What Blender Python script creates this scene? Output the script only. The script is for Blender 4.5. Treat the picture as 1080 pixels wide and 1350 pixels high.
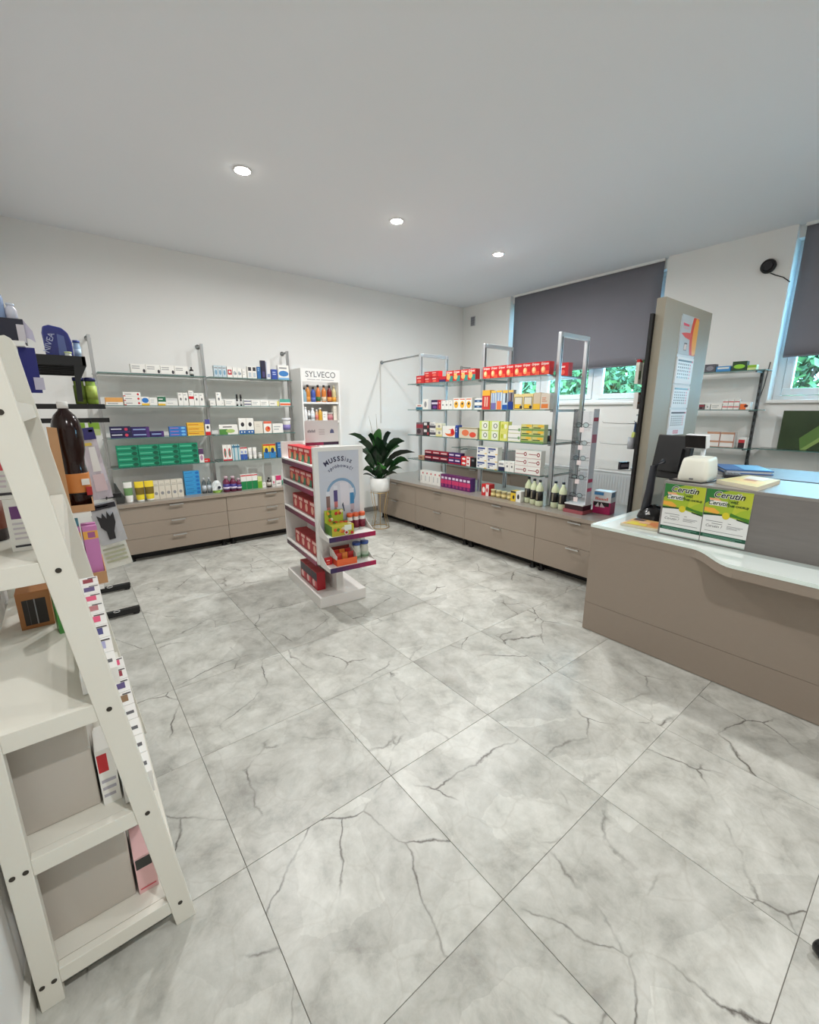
import bpy, math, random
from mathutils import Vector, Matrix
random.seed(7)
R = math.radians
for o in list(bpy.data.objects):
    bpy.data.objects.remove(o, do_unlink=True)
scene = bpy.context.scene
col = scene.collection

# ------------------------------------------------------------ camera
cd = bpy.data.cameras.new('camera')
cd.sensor_fit = 'HORIZONTAL'
cd.sensor_width = 36.0
cd.lens = 36.0 * 569.5 / 1080.0
cd.clip_start = 0.02
cam = bpy.data.objects.new('camera', cd)
cam.location = (-0.875, -0.633, 1.498)
cam.rotation_euler = (R(90 - 13.38), 0, R(-38.30))
col.objects.link(cam)
scene.camera = cam

# ------------------------------------------------------------ world (overcast cool daylight)
w = bpy.data.worlds.new('sky')
scene.world = w
w.use_nodes = True
bg = w.node_tree.nodes['Background']
bg.inputs[0].default_value = (0.36, 0.72, 1.0, 1)
bg.inputs[1].default_value = 26.0

# ------------------------------------------------------------ exposure
vs = scene.view_settings
vs.view_transform = 'Standard'
vs.look = 'None'
vs.gamma = 1.0
vs.use_curve_mapping = False
vs.exposure = 0.25
LAMP_W = 26.0                       # power of one ceiling downlight
CEIL = 3.077
XL, XB, YA, YF = -1.155, 4.445, 4.711, -3.3     # left, window, shelf and rear walls


# ------------------------------------------------------------ materials
def lin(c):
    def f(v):
        v = v / 255.0
        return v / 12.92 if v <= 0.04045 else ((v + 0.055) / 1.055) ** 2.4
    return (f(c[0]), f(c[1]), f(c[2]), 1.0)


MATS = {}


def mat(c, rough=0.5, metal=0.0, spec=0.5, key=None, noise=0.0, scale=20.0, stretch=None, bump=0.0, coat=0.0):
    """procedural plain material; c = sRGB 0-255; noise = tone variation"""
    k = key or (tuple(c), rough, metal, spec, noise, scale, stretch, bump, coat)
    if k in MATS:
        return MATS[k]
    m = bpy.data.materials.new('mat_%d' % len(MATS))
    m.use_nodes = True
    nt = m.node_tree
    b = nt.nodes['Principled BSDF']
    b.inputs['Base Color'].default_value = lin(c)
    b.inputs['Roughness'].default_value = rough
    b.inputs['Metallic'].default_value = metal
    b.inputs['Specular IOR Level'].default_value = spec
    if coat:
        b.inputs['Coat Weight'].default_value = coat
        b.inputs['Coat Roughness'].default_value = 0.08
    if noise or bump:
        tc = nt.nodes.new('ShaderNodeTexCoord')
        mp = nt.nodes.new('ShaderNodeMapping')
        nt.links.new(tc.outputs['Object'], mp.inputs[0])
        if stretch:
            mp.inputs['Scale'].default_value = stretch
        n = nt.nodes.new('ShaderNodeTexNoise')
        n.inputs['Scale'].default_value = scale
        n.inputs['Detail'].default_value = 6
        nt.links.new(mp.outputs[0], n.inputs['Vector'])
        if noise:
            mx = nt.nodes.new('ShaderNodeMix')
            mx.data_type = 'RGBA'
            l = lin(c)
            mx.inputs[6].default_value = tuple(min(1, v * (1 - noise)) for v in l[:3]) + (1,)
            mx.inputs[7].default_value = tuple(min(1, v * (1 + noise)) for v in l[:3]) + (1,)
            nt.links.new(n.outputs[0], mx.inputs[0])
            nt.links.new(mx.outputs[2], b.inputs['Base Color'])
        if bump:
            bp = nt.nodes.new('ShaderNodeBump')
            bp.inputs['Strength'].default_value = bump
            bp.inputs['Distance'].default_value = 0.01
            nt.links.new(n.outputs[0], bp.inputs['Height'])
            nt.links.new(bp.outputs[0], b.inputs['Normal'])
    MATS[k] = m
    return m


def glass_mat(name, tint=(244, 251, 249), refl=0.10, rough=0.02):
    if name in MATS:
        return MATS[name]
    m = bpy.data.materials.new(name)
    m.use_nodes = True
    nt = m.node_tree
    nt.nodes.clear()
    out = nt.nodes.new('ShaderNodeOutputMaterial')
    tr = nt.nodes.new('ShaderNodeBsdfTransparent')
    tr.inputs[0].default_value = lin(tint)
    gl = nt.nodes.new('ShaderNodeBsdfGlossy')
    gl.inputs['Roughness'].default_value = rough
    fr = nt.nodes.new('ShaderNodeFresnel')
    fr.inputs[0].default_value = 1.45
    mth = nt.nodes.new('ShaderNodeMath')
    mth.operation = 'MULTIPLY_ADD'
    mth.inputs[1].default_value = 0.8
    mth.inputs[2].default_value = refl * 0.3
    mx = nt.nodes.new('ShaderNodeMixShader')
    nt.links.new(fr.outputs[0], mth.inputs[0])
    nt.links.new(mth.outputs[0], mx.inputs[0])
    nt.links.new(tr.outputs[0], mx.inputs[1])
    nt.links.new(gl.outputs[0], mx.inputs[2])
    nt.links.new(mx.outputs[0], out.inputs[0])
    MATS[name] = m
    return m


def emit_mat(name, c, s):
    if name in MATS:
        return MATS[name]
    m = bpy.data.materials.new(name)
    m.use_nodes = True
    b = m.node_tree.nodes['Principled BSDF']
    b.inputs['Base Color'].default_value = (0.9, 0.9, 0.9, 1)
    b.inputs['Emission Color'].default_value = lin(c)
    b.inputs['Emission Strength'].default_value = s
    MATS[name] = m
    return m


def marble_mat():
    m = bpy.data.materials.new('marble_tile')
    m.use_nodes = True
    nt = m.node_tree
    N, L = nt.nodes, nt.links
    b = N['Principled BSDF']
    tc = N.new('ShaderNodeTexCoord')
    oi = N.new('ShaderNodeObjectInfo')
    sc = N.new('ShaderNodeVectorMath'); sc.operation = 'SCALE'
    cmb = N.new('ShaderNodeCombineXYZ')
    for i, f in enumerate((37.0, 91.0, 53.0)):
        mm = N.new('ShaderNodeMath'); mm.operation = 'MULTIPLY'; mm.inputs[1].default_value = f
        L.new(oi.outputs['Random'], mm.inputs[0]); L.new(mm.outputs[0], cmb.inputs[i])
    rot = N.new('ShaderNodeVectorRotate'); rot.rotation_type = 'Z_AXIS'
    am = N.new('ShaderNodeMath'); am.operation = 'MULTIPLY'; am.inputs[1].default_value = 40.0
    L.new(oi.outputs['Random'], am.inputs[0]); L.new(am.outputs[0], rot.inputs['Angle'])
    L.new(tc.outputs['Object'], rot.inputs[0])
    add = N.new('ShaderNodeVectorMath'); add.operation = 'ADD'
    L.new(rot.outputs[0], add.inputs[0]); L.new(cmb.outputs[0], add.inputs[1])
    # distortion
    n1 = N.new('ShaderNodeTexNoise'); n1.inputs['Scale'].default_value = 3.2; n1.inputs['Detail'].default_value = 9; n1.inputs['Roughness'].default_value = 0.55
    L.new(add.outputs[0], n1.inputs['Vector'])
    dm = N.new('ShaderNodeVectorMath'); dm.operation = 'SCALE'; dm.inputs['Scale'].default_value = 0.15
    L.new(n1.outputs['Color'], dm.inputs[0])
    dist = N.new('ShaderNodeVectorMath'); dist.operation = 'ADD'
    L.new(add.outputs[0], dist.inputs[0]); L.new(dm.outputs[0], dist.inputs[1])
    # plates of stone (soft polygons)
    v1 = N.new('ShaderNodeTexVoronoi'); v1.feature = 'F1'; v1.inputs['Scale'].default_value = 3.4
    L.new(dist.outputs[0], v1.inputs['Vector'])
    sep = N.new('ShaderNodeSeparateColor'); L.new(v1.outputs['Color'], sep.inputs[0])
    # thin veins
    v2 = N.new('ShaderNodeTexVoronoi'); v2.feature = 'DISTANCE_TO_EDGE'; v2.inputs['Scale'].default_value = 2.2
    L.new(dist.outputs[0], v2.inputs['Vector'])
    vr = N.new('ShaderNodeValToRGB')
    vr.color_ramp.elements[0].position = 0.0; vr.color_ramp.elements[0].color = (1, 1, 1, 1)
    vr.color_ramp.elements[1].position = 0.011; vr.color_ramp.elements[1].color = (0, 0, 0, 1)
    L.new(v2.outputs['Distance'], vr.inputs[0])
    # veins fade in and out
    n2 = N.new('ShaderNodeTexNoise'); n2.inputs['Scale'].default_value = 3.5; n2.inputs['Detail'].default_value = 3
    L.new(add.outputs[0], n2.inputs['Vector'])
    fr = N.new('ShaderNodeMapRange'); fr.inputs[1].default_value = 0.46; fr.inputs[2].default_value = 0.62
    L.new(n2.outputs[0], fr.inputs[0])
    vm = N.new('ShaderNodeMath'); vm.operation = 'MULTIPLY'
    L.new(vr.outputs[0], vm.inputs[0]); L.new(fr.outputs[0], vm.inputs[1])
    # secondary hairlines
    v3 = N.new('ShaderNodeTexVoronoi'); v3.feature = 'DISTANCE_TO_EDGE'; v3.inputs['Scale'].default_value = 6.0
    L.new(dist.outputs[0], v3.inputs['Vector'])
    vr3 = N.new('ShaderNodeValToRGB')
    vr3.color_ramp.elements[0].position = 0.0; vr3.color_ramp.elements[0].color = (0.3, 0.3, 0.3, 1)
    vr3.color_ramp.elements[1].position = 0.03; vr3.color_ramp.elements[1].color = (0, 0, 0, 1)
    L.new(v3.outputs['Distance'], vr3.inputs[0])
    v3m = N.new('ShaderNodeMath'); v3m.operation = 'MULTIPLY'
    L.new(vr3.outputs[0], v3m.inputs[0]); L.new(n1.outputs[0], v3m.inputs[1])
    # clouds
    n3 = N.new('ShaderNodeTexNoise'); n3.inputs['Scale'].default_value = 7; n3.inputs['Detail'].default_value = 8; n3.inputs['Roughness'].default_value = 0.68
    L.new(dist.outputs[0], n3.inputs['Vector'])
    cr = N.new('ShaderNodeValToRGB')
    e = cr.color_ramp.elements
    e[0].position = 0.30; e[0].color = lin((162, 160, 154))
    e[1].position = 0.66; e[1].color = lin((214, 213, 207))
    e.new(0.46).color = lin((192, 191, 184))
    L.new(n3.outputs[0], cr.inputs[0])
    pl = N.new('ShaderNodeMix'); pl.data_type = 'RGBA'; pl.blend_type = 'MULTIPLY'
    pr = N.new('ShaderNodeValToRGB')
    pr.color_ramp.elements[0].color = (0.76, 0.76, 0.745, 1); pr.color_ramp.elements[1].color = (1.03, 1.035, 1.02, 1)
    L.new(sep.outputs[0], pr.inputs[0])
    pl.inputs[0].default_value = 0.75
    L.new(cr.outputs[0], pl.inputs[6]); L.new(pr.outputs[0], pl.inputs[7])
    mA = N.new('ShaderNodeMix'); mA.data_type = 'RGBA'; mA.inputs[7].default_value = lin((150, 142, 128))
    L.new(v3m.outputs[0], mA.inputs[0]); L.new(pl.outputs[2], mA.inputs[6])
    mB = N.new('ShaderNodeMix'); mB.data_type = 'RGBA'; mB.inputs[7].default_value = lin((78, 72, 64))
    L.new(vm.outputs[0], mB.inputs[0]); L.new(mA.outputs[2], mB.inputs[6])
    L.new(mB.outputs[2], b.inputs['Base Color'])
    b.inputs['Roughness'].default_value = 0.33
    b.inputs['Specular IOR Level'].default_value = 0.45
    return m


WALL = mat((240, 239, 236), 0.9, noise=0.015, scale=3, spec=0.2)
CEILM = mat((235, 236, 239), 0.95, spec=0.1)
WHITE = mat((236, 234, 226), 0.45)
WHITEP = mat((240, 239, 236), 0.35)
LAM = mat((160, 146, 132), 0.42, noise=0.06, scale=30, stretch=(1, 1, 14))        # taupe laminate
LAMTOP = mat((150, 143, 136), 0.28, noise=0.06, scale=18)
LAMGREY = mat((122, 117, 114), 0.5, noise=0.13, scale=9, stretch=(1, 0.6, 5))
BEIGE = mat((164, 156, 140), 0.55)
CHROME = mat((205, 205, 205), 0.28, 1.0)
ALU = mat((216, 219, 222), 0.34, 0.85)
STEEL = mat((178, 178, 178), 0.3, 0.9)
BLACK = mat((16, 16, 18), 0.45)
BLACKG = mat((12, 12, 14), 0.2)
DARK = mat((28, 26, 26), 0.7)
GLASS = glass_mat('shelf_glass')
PANE = glass_mat('window_glass', (240, 250, 250), 0.08)
GEDGE = mat((92, 128, 122), 0.15, spec=0.6)
CARD = mat((196, 150, 108), 0.8, noise=0.05, scale=30)
MARBLE = marble_mat()


# ------------------------------------------------------------ mesh builder
class MB:
    def __init__(s):
        s.v, s.f, s.m, s.mats, s.smooth = [], [], [], [], []

    def mi(s, m):
        if m not in s.mats:
            s.mats.append(m)
        return s.mats.index(m)

    def face(s, idx, m, smooth=False):
        s.f.append(idx); s.m.append(s.mi(m)); s.smooth.append(smooth)

    def box(s, x0, x1, y0, y1, z0, z1, m, side=None):
        b = len(s.v)
        s.v += [(x0, y0, z0), (x1, y0, z0), (x1, y1, z0), (x0, y1, z0), (x0, y0, z1), (x1, y0, z1), (x1, y1, z1), (x0, y1, z1)]
        for i, q in enumerate(((0, 3, 2, 1), (4, 5, 6, 7), (0, 1, 5, 4), (1, 2, 6, 5), (2, 3, 7, 6), (3, 0, 4, 7))):
            s.face([b + k for k in q], (side if (side and i > 1) else m))
        return s

    def poly(s, pts, m):
        b = len(s.v)
        s.v += [tuple(p) for p in pts]
        s.face(list(range(b, b + len(pts))), m)
        return s

    def prism(s, pts, axis, a, b_, m, cap=None):
        """2D polygon extruded along axis from a to b_"""
        n = len(pts); b = len(s.v)
        def P(p, t):
            return {'x': (t, p[0], p[1]), 'y': (p[0], t, p[1]), 'z': (p[0], p[1], t)}[axis]
        s.v += [P(p, a) for p in pts] + [P(p, b_) for p in pts]
        s.face([b + i for i in range(n)], cap or m)
        s.face([b + n + i for i in reversed(range(n))], cap or m)
        for i in range(n):
            j = (i + 1) % n
            s.face([b + i, b + n + i, b + n + j, b + j], m)
        return s

    def lathe(s, prof, m, c=(0, 0, 0), seg=20, axis='z', mats=None):
        """prof = [(r, h)], mats per segment optional"""
        b = len(s.v); n = len(prof)
        for (r, h) in prof:
            for k in range(seg):
                a = 2 * math.pi * k / seg
                p = (r * math.cos(a), r * math.sin(a), h)
                if axis == 'x':
                    p = (p[2], p[0], p[1])
                elif axis == 'y':
                    p = (p[0], -p[2], p[1]) if False else (p[0], p[2], p[1])
                s.v.append((p[0] + c[0], p[1] + c[1], p[2] + c[2]))
        for i in range(n - 1):
            mm = mats[i] if mats else m
            for k in range(seg):
                k2 = (k + 1) % seg
                s.face([b + i * seg + k, b + i * seg + k2, b + (i + 1) * seg + k2, b + (i + 1) * seg + k], mm, True)
        if prof[0][0] > 1e-5:
            s.face([b + k for k in reversed(range(seg))], mats[0] if mats else m)
        if prof[-1][0] > 1e-5:
            s.face([b + (n - 1) * seg + k for k in range(seg)], mats[-1] if mats else m)
        return s

    def tube(s, path, r, m, seg=8, closed=False):
        path = [Vector(p) for p in path]
        n = len(path); b = len(s.v)
        for i, p in enumerate(path):
            if closed:
                t = path[(i + 1) % n] - path[i - 1]
            else:
                t = path[min(i + 1, n - 1)] - path[max(i - 1, 0)]
            t.normalize()
            up = Vector((0, 0, 1)) if abs(t.z) < 0.9 else Vector((1, 0, 0))
            a = t.cross(up).normalized(); c = a.cross(t).normalized()
            rr = r[i] if isinstance(r, (list, tuple)) else r
            for k in range(seg):
                an = 2 * math.pi * k / seg
                s.v.append(tuple(p + a * (rr * math.cos(an)) + c * (rr * math.sin(an))))
        for i in range(n if closed else n - 1):
            j = (i + 1) % n
            for k in range(seg):
                k2 = (k + 1) % seg
                s.face([b + i * seg + k, b + i * seg + k2, b + j * seg + k2, b + j * seg + k], m, True)
        if not closed:
            s.face([b + k for k in range(seg)], m)
            s.face([b + (n - 1) * seg + k for k in reversed(range(seg))], m)
        return s

    def mesh(s, name):
        me = bpy.data.meshes.new(name)
        me.from_pydata(s.v, [], s.f)
        for m in s.mats:
            me.materials.append(m)
        for p, i, sm in zip(me.polygons, s.m, s.smooth):
            p.material_index = i
            p.use_smooth = sm
        bm = __import__('bmesh').new()
        bm.from_mesh(me)
        __import__('bmesh').ops.recalc_face_normals(bm, faces=bm.faces)
        bm.to_mesh(me); bm.free()
        return me

    def build(s, name, parent=None, loc=(0, 0, 0), rz=0.0, bev=0.0, rot=None):
        return link(name, s.mesh(name), parent, loc, rz, bev, rot)


def link(name, me, parent=None, loc=(0, 0, 0), rz=0.0, bev=0.0, rot=None):
    o = bpy.data.objects.new(name, me)
    col.objects.link(o)
    o.location = loc
    o.rotation_euler = rot if rot else (0, 0, rz)
    if parent is not None:
        o.parent = parent
    if bev:
        md = o.modifiers.new('bevel', 'BEVEL')
        md.width = bev; md.segments = 2; md.limit_method = 'ANGLE'
    return o


def tag(o, label, cat, group=None):
    o['label'] = label
    o['category'] = cat
    if group:
        o['group'] = group
    return o


def struct(o):
    o['kind'] = 'structure'
    return o


def empty(name, loc=(0, 0, 0), rz=0.0, rot=None):
    o = bpy.data.objects.new(name, None)
    col.objects.link(o)
    o.location = loc
    o.rotation_euler = rot if rot else (0, 0, rz)
    o.empty_display_size = 0.05
    return o


def thing(name, label, cat, loc=(0, 0, 0), rz=0.0, group=None, rot=None):
    return tag(empty(name, loc, rz, rot), label, cat, group)


def bx(name, parent, x0, x1, y0, y1, z0, z1, m, bev=0.0):
    return MB().box(x0, x1, y0, y1, z0, z1, m).build(name, parent, bev=bev)


TXT = {}


def text_mesh(s, size, m, bold=0.0, shear=0.0, align='CENTER', space=1.0):
    """flat lettering in the local XZ plane, facing -Y"""
    k = (s, size, m.name, bold, shear, align, space)
    if k in TXT:
        return TXT[k]
    c = bpy.data.curves.new('txt', 'FONT')
    c.body = s; c.size = size; c.align_x = align; c.align_y = 'CENTER'
    c.offset = bold; c.shear = shear; c.resolution_u = 3; c.space_character = space
    o = bpy.data.objects.new('txt', c)
    col.objects.link(o)
    bpy.context.view_layer.update()
    me = bpy.data.meshes.new_from_object(o.evaluated_get(bpy.context.evaluated_depsgraph_get()))
    bpy.data.objects.remove(o, do_unlink=True)
    me.transform(Matrix(((1, 0, 0, 0), (0, 0, 1, 0), (0, 1, 0, 0), (0, 0, 0, 1))))
    me.materials.clear(); me.materials.append(m)
    TXT[k] = me
    return me


def lettering(s, size, m, parent, loc, bold=0.0, shear=0.0, align='CENTER', name='lettering', rot=None, space=1.0):
    return link(name, text_mesh(s, size, m, bold, shear, align, space), parent, loc, rot=rot)


# ============================================================ THE SETTING
T = 0.6
fl = struct(bx('floor', None, XL - 0.1, XB + 0.3, YF - 0.1, YA + 0.1, -0.06, -0.0035, mat((128, 125, 118), 0.9)))
tmesh = {}
for j in range(-2, 8):
    for i in range(-6, 8):
        x0, x1 = max(j * T, XL), min((j + 1) * T, XB)
        y0, y1 = max(i * T, YF), min((i + 1) * T, YA)
        if x1 - x0 < 0.02 or y1 - y0 < 0.02:
            continue
        k = (round(x1 - x0, 3), round(y1 - y0, 3))
        if k not in tmesh:
            a, b_ = k[0] / 2 - 0.0009, k[1] / 2 - 0.0009
            e = 0.0008
            mb = MB()
            mb.v = [(-a, -b_, -0.004), (a, -b_, -0.004), (a, b_, -0.004), (-a, b_, -0.004),
                    (-a, -b_, -e), (a, -b_, -e), (a, b_, -e), (-a, b_, -e),
                    (-a + e, -b_ + e, 0), (a - e, -b_ + e, 0), (a - e, b_ - e, 0), (-a + e, b_ - e, 0)]
            mb.face([8, 9, 10, 11], MARBLE)
            for p in range(4):
                q = (p + 1) % 4
                mb.face([p, q, 4 + q, 4 + p], MARBLE)
                mb.face([4 + p, 4 + q, 8 + q, 8 + p], MARBLE)
            tmesh[k] = mb.mesh('tile')
        link('tile', tmesh[k], fl, ((x0 + x1) / 2, (y0 + y1) / 2, 0))

struct(bx('ceiling', None, XL - 0.1, XB + 0.3, YF - 0.1, YA + 0.1, CEIL, CEIL + 0.1, CEILM))
struct(bx('wall_left', None, XL - 0.1, XL, YF - 0.1, YA + 0.1, -0.06, CEIL, WALL))
struct(bx('wall_back', None, XL, XB + 0.3, YA, YA + 0.1, -0.06, CEIL, WALL))
struct(bx('wall_front', None, XL, XB + 0.3, YF - 0.1, YF, -0.06, CEIL, WALL))
# window wall with two openings that reach the ceiling
SILL = 1.555
WINS = [(1.655, 3.76), (-1.25, 0.595)]
mb = MB()
mb.box(XB, XB + 0.3, YF, YA, -0.06, SILL, WALL)
ys = [YF, -1.25, 0.595, 1.655, 3.76, YA]
for a in (0, 2, 4):
    mb.box(XB, XB + 0.3, ys[a], ys[a + 1], SILL, CEIL, WALL)
for a in (1, 3):
    mb.box(XB + 0.06, XB + 0.3, ys[a], ys[a + 1], CEIL - 0.10, CEIL, WALL)
struct(mb.build('wall_right'))
SKIRT = mat((150, 147, 142), 0.5, noise=0.08, scale=8)
struct(bx('baseboard_back', None, 1.45, 4.0, YA - 0.012, YA, 0, 0.07, SKIRT))
struct(bx('baseboard_left', None, XL, XL + 0.014, YF, 2.6, 0, 0.075, WHITE))
FRAMEW = mat((240, 243, 243), 0.35)


def window(n, y0, y1, mull):
    r = struct(empty('window_%d' % n, (XB + 0.17, y0, SILL)))
    H = CEIL - 0.10 - SILL
    W = y1 - y0
    t = 0.06
    f = MB()
    f.box(0, t, 0, W, 0, 0.07, FRAMEW); f.box(0, t, 0, W, H - 0.06, H, FRAMEW)
    f.box(0, t, 0, 0.06, 0.07, H - 0.06, FRAMEW); f.box(0, t, W - 0.06, W, 0.07, H - 0.06, FRAMEW)
    for m_ in mull:
        f.box(0, t, m_ - 0.03, m_ + 0.03, 0.07, H - 0.06, FRAMEW)
    f.build('window_frame', r, bev=0.004)
    edges = [0.06] + sum([[m_ - 0.03, m_ + 0.03] for m_ in mull], []) + [W - 0.06]
    for k in range(0, len(edges), 2):
        a, b_ = edges[k] + 0.004, edges[k + 1] - 0.004
        s = MB()
        z0, z1 = 0.074, H - 0.064
        q = 0.062
        s.box(-0.016, 0.045, a, b_, z0, z0 + q, FRAMEW); s.box(-0.016, 0.045, a, b_, z1 - q, z1, FRAMEW)
        s.box(-0.016, 0.045, a, a + q, z0 + q, z1 - q, FRAMEW); s.box(-0.016, 0.045, b_ - q, b_, z0 + q, z1 - q, FRAMEW)
        so = s.build('sash', r, bev=0.004)
        bx('pane', so, 0.012, 0.018, a + q, b_ - q, z0 + q, z1 - q, PANE)
    bx('window_sill', r, -0.20, 0.0, -0.0, W, -0.002, 0.03, WHITEP, 0.006)


window(1, 1.655, 3.76, [0.79, 1.59])
window(2, -1.25, 0.595, [0.92])

BLIND = mat((124, 123, 131), 0.85, noise=0.03, scale=4)


def blind(y0, y1, zb, label):
    t = thing('roller_blind', label, 'blind', (XB + 0.035, y0, zb))
    W, H = y1 - y0, CEIL - 0.012 - zb
    f = MB()
    nz, ny = 10, 14
    for a in range(nz + 1):
        for b_ in range(ny + 1):
            f.v.append((0.004 * math.sin(b_ * 0.9 + a * 0.35) * (1 - a / nz), W * b_ / ny, H * a / nz))
    for a in range(nz):
        for b_ in range(ny):
            q = a * (ny + 1) + b_
            f.face([q, q + 1, q + ny + 2, q + ny + 1], BLIND, True)
    o = f.build('fabric', t)
    sd = o.modifiers.new('solid', 'SOLIDIFY'); sd.thickness = 0.0015
    MB().lathe([(0.008, 0), (0.008, W - 0.005)], BLIND, axis='y', seg=10, c=(0, 0.0025, 0)).build('bottom_bar', t)
    bx('cassette', t, -0.02, 0.022, -0.005, W + 0.005, H - 0.012, H + 0.012, WHITEP)
    return t


blind(1.705, 3.71, 2.0, 'grey fabric roller blind half lowered over the window behind the shelving island')
blind(-1.2, 0.545, 1.972, 'grey fabric roller blind half lowered beside the round black wall speaker')

# ------------------------------------------------------------ outside: ground and hedge shrubs
struct(bx('ground_outside', None, XB + 0.3, 16, -8, 16, -0.3, -0.2, mat((186, 184, 178), 0.9)))
LEAFG = [mat((40, 68, 34), 0.7), mat((54, 86, 44), 0.7), mat((74, 104, 54), 0.7)]
for k, (sx, sy, sh, sr) in enumerate([(9.4, -0.9, 3.3, 0.95), (9.6, 1.2, 3.2, 1.0), (9.4, 3.35, 3.3, 1.0), (9.6, 5.5, 3.2, 1.0), (9.4, 7.65, 3.3, 1.0), (11.9, 0.2, 4.0, 1.1), (11.8, 2.6, 3.9, 1.1), (11.9, 5.0, 4.0, 1.1), (11.8, 7.4, 3.9, 1.1), (11.9, 9.8, 4.0, 1.1)]):
    t = thing('garden_shrub', 'leafy green garden shrub growing outside the windows', 'shrub', (sx, sy, -0.2), group='shrubs outside the windows')
    rr = random.Random(k)
    f = MB()
    for q in range(3200):
        a, u = rr.uniform(0, 6.283), rr.uniform(-1, 1)
        s_ = math.sqrt(1 - u * u)
        d = rr.uniform(0.6, 1.0)
        p = Vector((math.cos(a) * s_ * sr * d, math.sin(a) * s_ * sr * d, sh * 0.55 + u * sh * 0.5 * d))
        e1 = Vector((rr.uniform(-1, 1), rr.uniform(-1, 1), rr.uniform(-1, 1))).normalized() * 0.11
        e2 = Vector((rr.uniform(-1, 1), rr.uniform(-1, 1), rr.uniform(-1, 1))).normalized() * 0.065
        f.poly([p - e1, p + e2, p + e1, p - e2], LEAFG[rr.randrange(3)])
    o = f.build('foliage', t); o['kind'] = 'stuff'
    MB().tube([(0, 0, 0), (0.03, 0.02, sh * 0.5), (0, 0, sh * 0.75)], [0.06, 0.045, 0.02], mat((84, 68, 52), 0.9)).build('stem', t)

# ------------------------------------------------------------ ceiling downlights
LENS = emit_mat('lamp_lens', (255, 248, 236), 60)
# three lamps of the row in view; the two behind the picture are the ones whose shadows it shows:
# one throws the overhang's shadow on the counter front, one the counter's shadow on the floor beside it
for (lx, ly, off) in [(0.335, 2.73, ''), (1.64, 2.73, ''), (2.965, 2.73, ''), (-0.33, -1.02, 'rear'), (2.29, -1.02, 'counter')]:
    nm = (off + '_downlight_offscreen') if off else 'ceiling_downlight'
    lab = {'': 'round recessed ceiling downlight, lit, with a white trim ring', 'rear': 'round recessed ceiling downlight in front of the sales counter', 'counter': 'round recessed ceiling downlight above the back of the sales counter'}[off]
    t = thing(nm, lab, 'light', (lx, ly, CEIL), group=None if off else 'lit recessed ceiling downlights')
    MB().lathe([(0.042, -0.004), (0.058, -0.006), (0.062, -0.001), (0.042, 0.0)], WHITEP, seg=28).build('trim_ring', t)
    MB().lathe([(0.050, -0.0065), (0.042, -0.011), (0.0, -0.013)], LENS, seg=24).build(off + '_lens_offscreen' if off else 'lens', t)
    ld = bpy.data.lights.new(off + '_lamp_offscreen' if off else 'downlight', 'AREA')
    ld.shape = 'DISK'; ld.size = 0.09; ld.energy = LAMP_W; ld.color = (1.0, 1.0, 0.985)
    ld.spread = R(172)
    lo = bpy.data.objects.new(off + '_lamp_offscreen' if off else 'lamp', ld); col.objects.link(lo)
    lo.location = (0, 0, -0.018); lo.parent = t

# vent grille near the corner
t = thing('vent_grille', 'small grey slatted vent grille high on the window wall by the corner', 'vent', (XB, 4.484, 2.775))
bx('frame', t, -0.012, 0, -0.045, 0.045, -0.0, 0.14, mat((190, 190, 194), 0.5), 0.003)
for k in range(6):
    bx('slat', t, -0.018, -0.012, -0.036, 0.036, 0.012 + k * 0.02, 0.026 + k * 0.02, mat((120, 120, 128), 0.5))

# round wall speaker with cable
t = thing('wall_speaker', 'round black speaker fixed on the window wall between the two blinds', 'speaker', (XB, 0.762, 2.775), rot=(0, R(-90), 0))
MB().lathe([(0.052, 0), (0.06, 0.01), (0.06, 0.028), (0.05, 0.04), (0.04, 0.036), (0.02, 0.028), (0.0, 0.026)], BLACK, seg=28).build('housing', t)
MB().lathe([(0.03, 0.035), (0.034, 0.042), (0.038, 0.037)], mat((60, 60, 64), 0.3, 0.5), seg=24).build('grille_ring', t)
tag(MB().tube([(XB - 0.006, 0.74, 2.715), (XB - 0.006, 0.70, 2.69), (XB - 0.006, 0.64, 2.66), (XB - 0.006, 0.585, 2.61)], 0.004, BLACK).build('speaker_cable'),
    'thin black cable running from the wall speaker to the window edge', 'cable')
tag(MB().tube([(XB - 0.006, 0.62, 1.93), (XB - 0.006, 0.635, 1.72), (XB - 0.006, 0.66, 1.55), (XB - 0.006, 0.655, 1.35), (XB - 0.006, 0.67, 1.15), (XB - 0.006, 0.64, 0.9)], 0.004, mat((70, 70, 74), 0.5)).build('wall_cable'),
    'thin dark cable hanging down the wall below the window edge', 'cable')

# radiator below the window
t = thing('panel_radiator', 'white panel radiator fixed under the window behind the island', 'radiator', (XB - 0.004, 1.72, 0.12))
RAD = mat((226, 228, 230), 0.4)
bx('panel', t, -0.10, -0.085, 0, 1.25, 0, 0.62, RAD, 0.006)
bx('back_panel', t, -0.05, -0.03, 0, 1.25, 0.02, 0.6, RAD)
bx('top_grille', t, -0.105, -0.025, -0.005, 1.255, 0.62, 0.635, RAD, 0.003)
for k in range(36):
    bx('fin', t, -0.106, -0.1, 0.02 + k * 0.034, 0.035 + k * 0.034, 0.03, 0.59, RAD)
bx('wall_bracket', t, -0.03, 0, 0.2, 0.24, 0.1, 0.5, RAD); bx('wall_bracket', t, -0.03, 0, 1.0, 1.04, 0.1, 0.5, RAD)
bx('side_cover', t, -0.105, -0.025, -0.006, 0, 0, 0.62, RAD)


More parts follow.
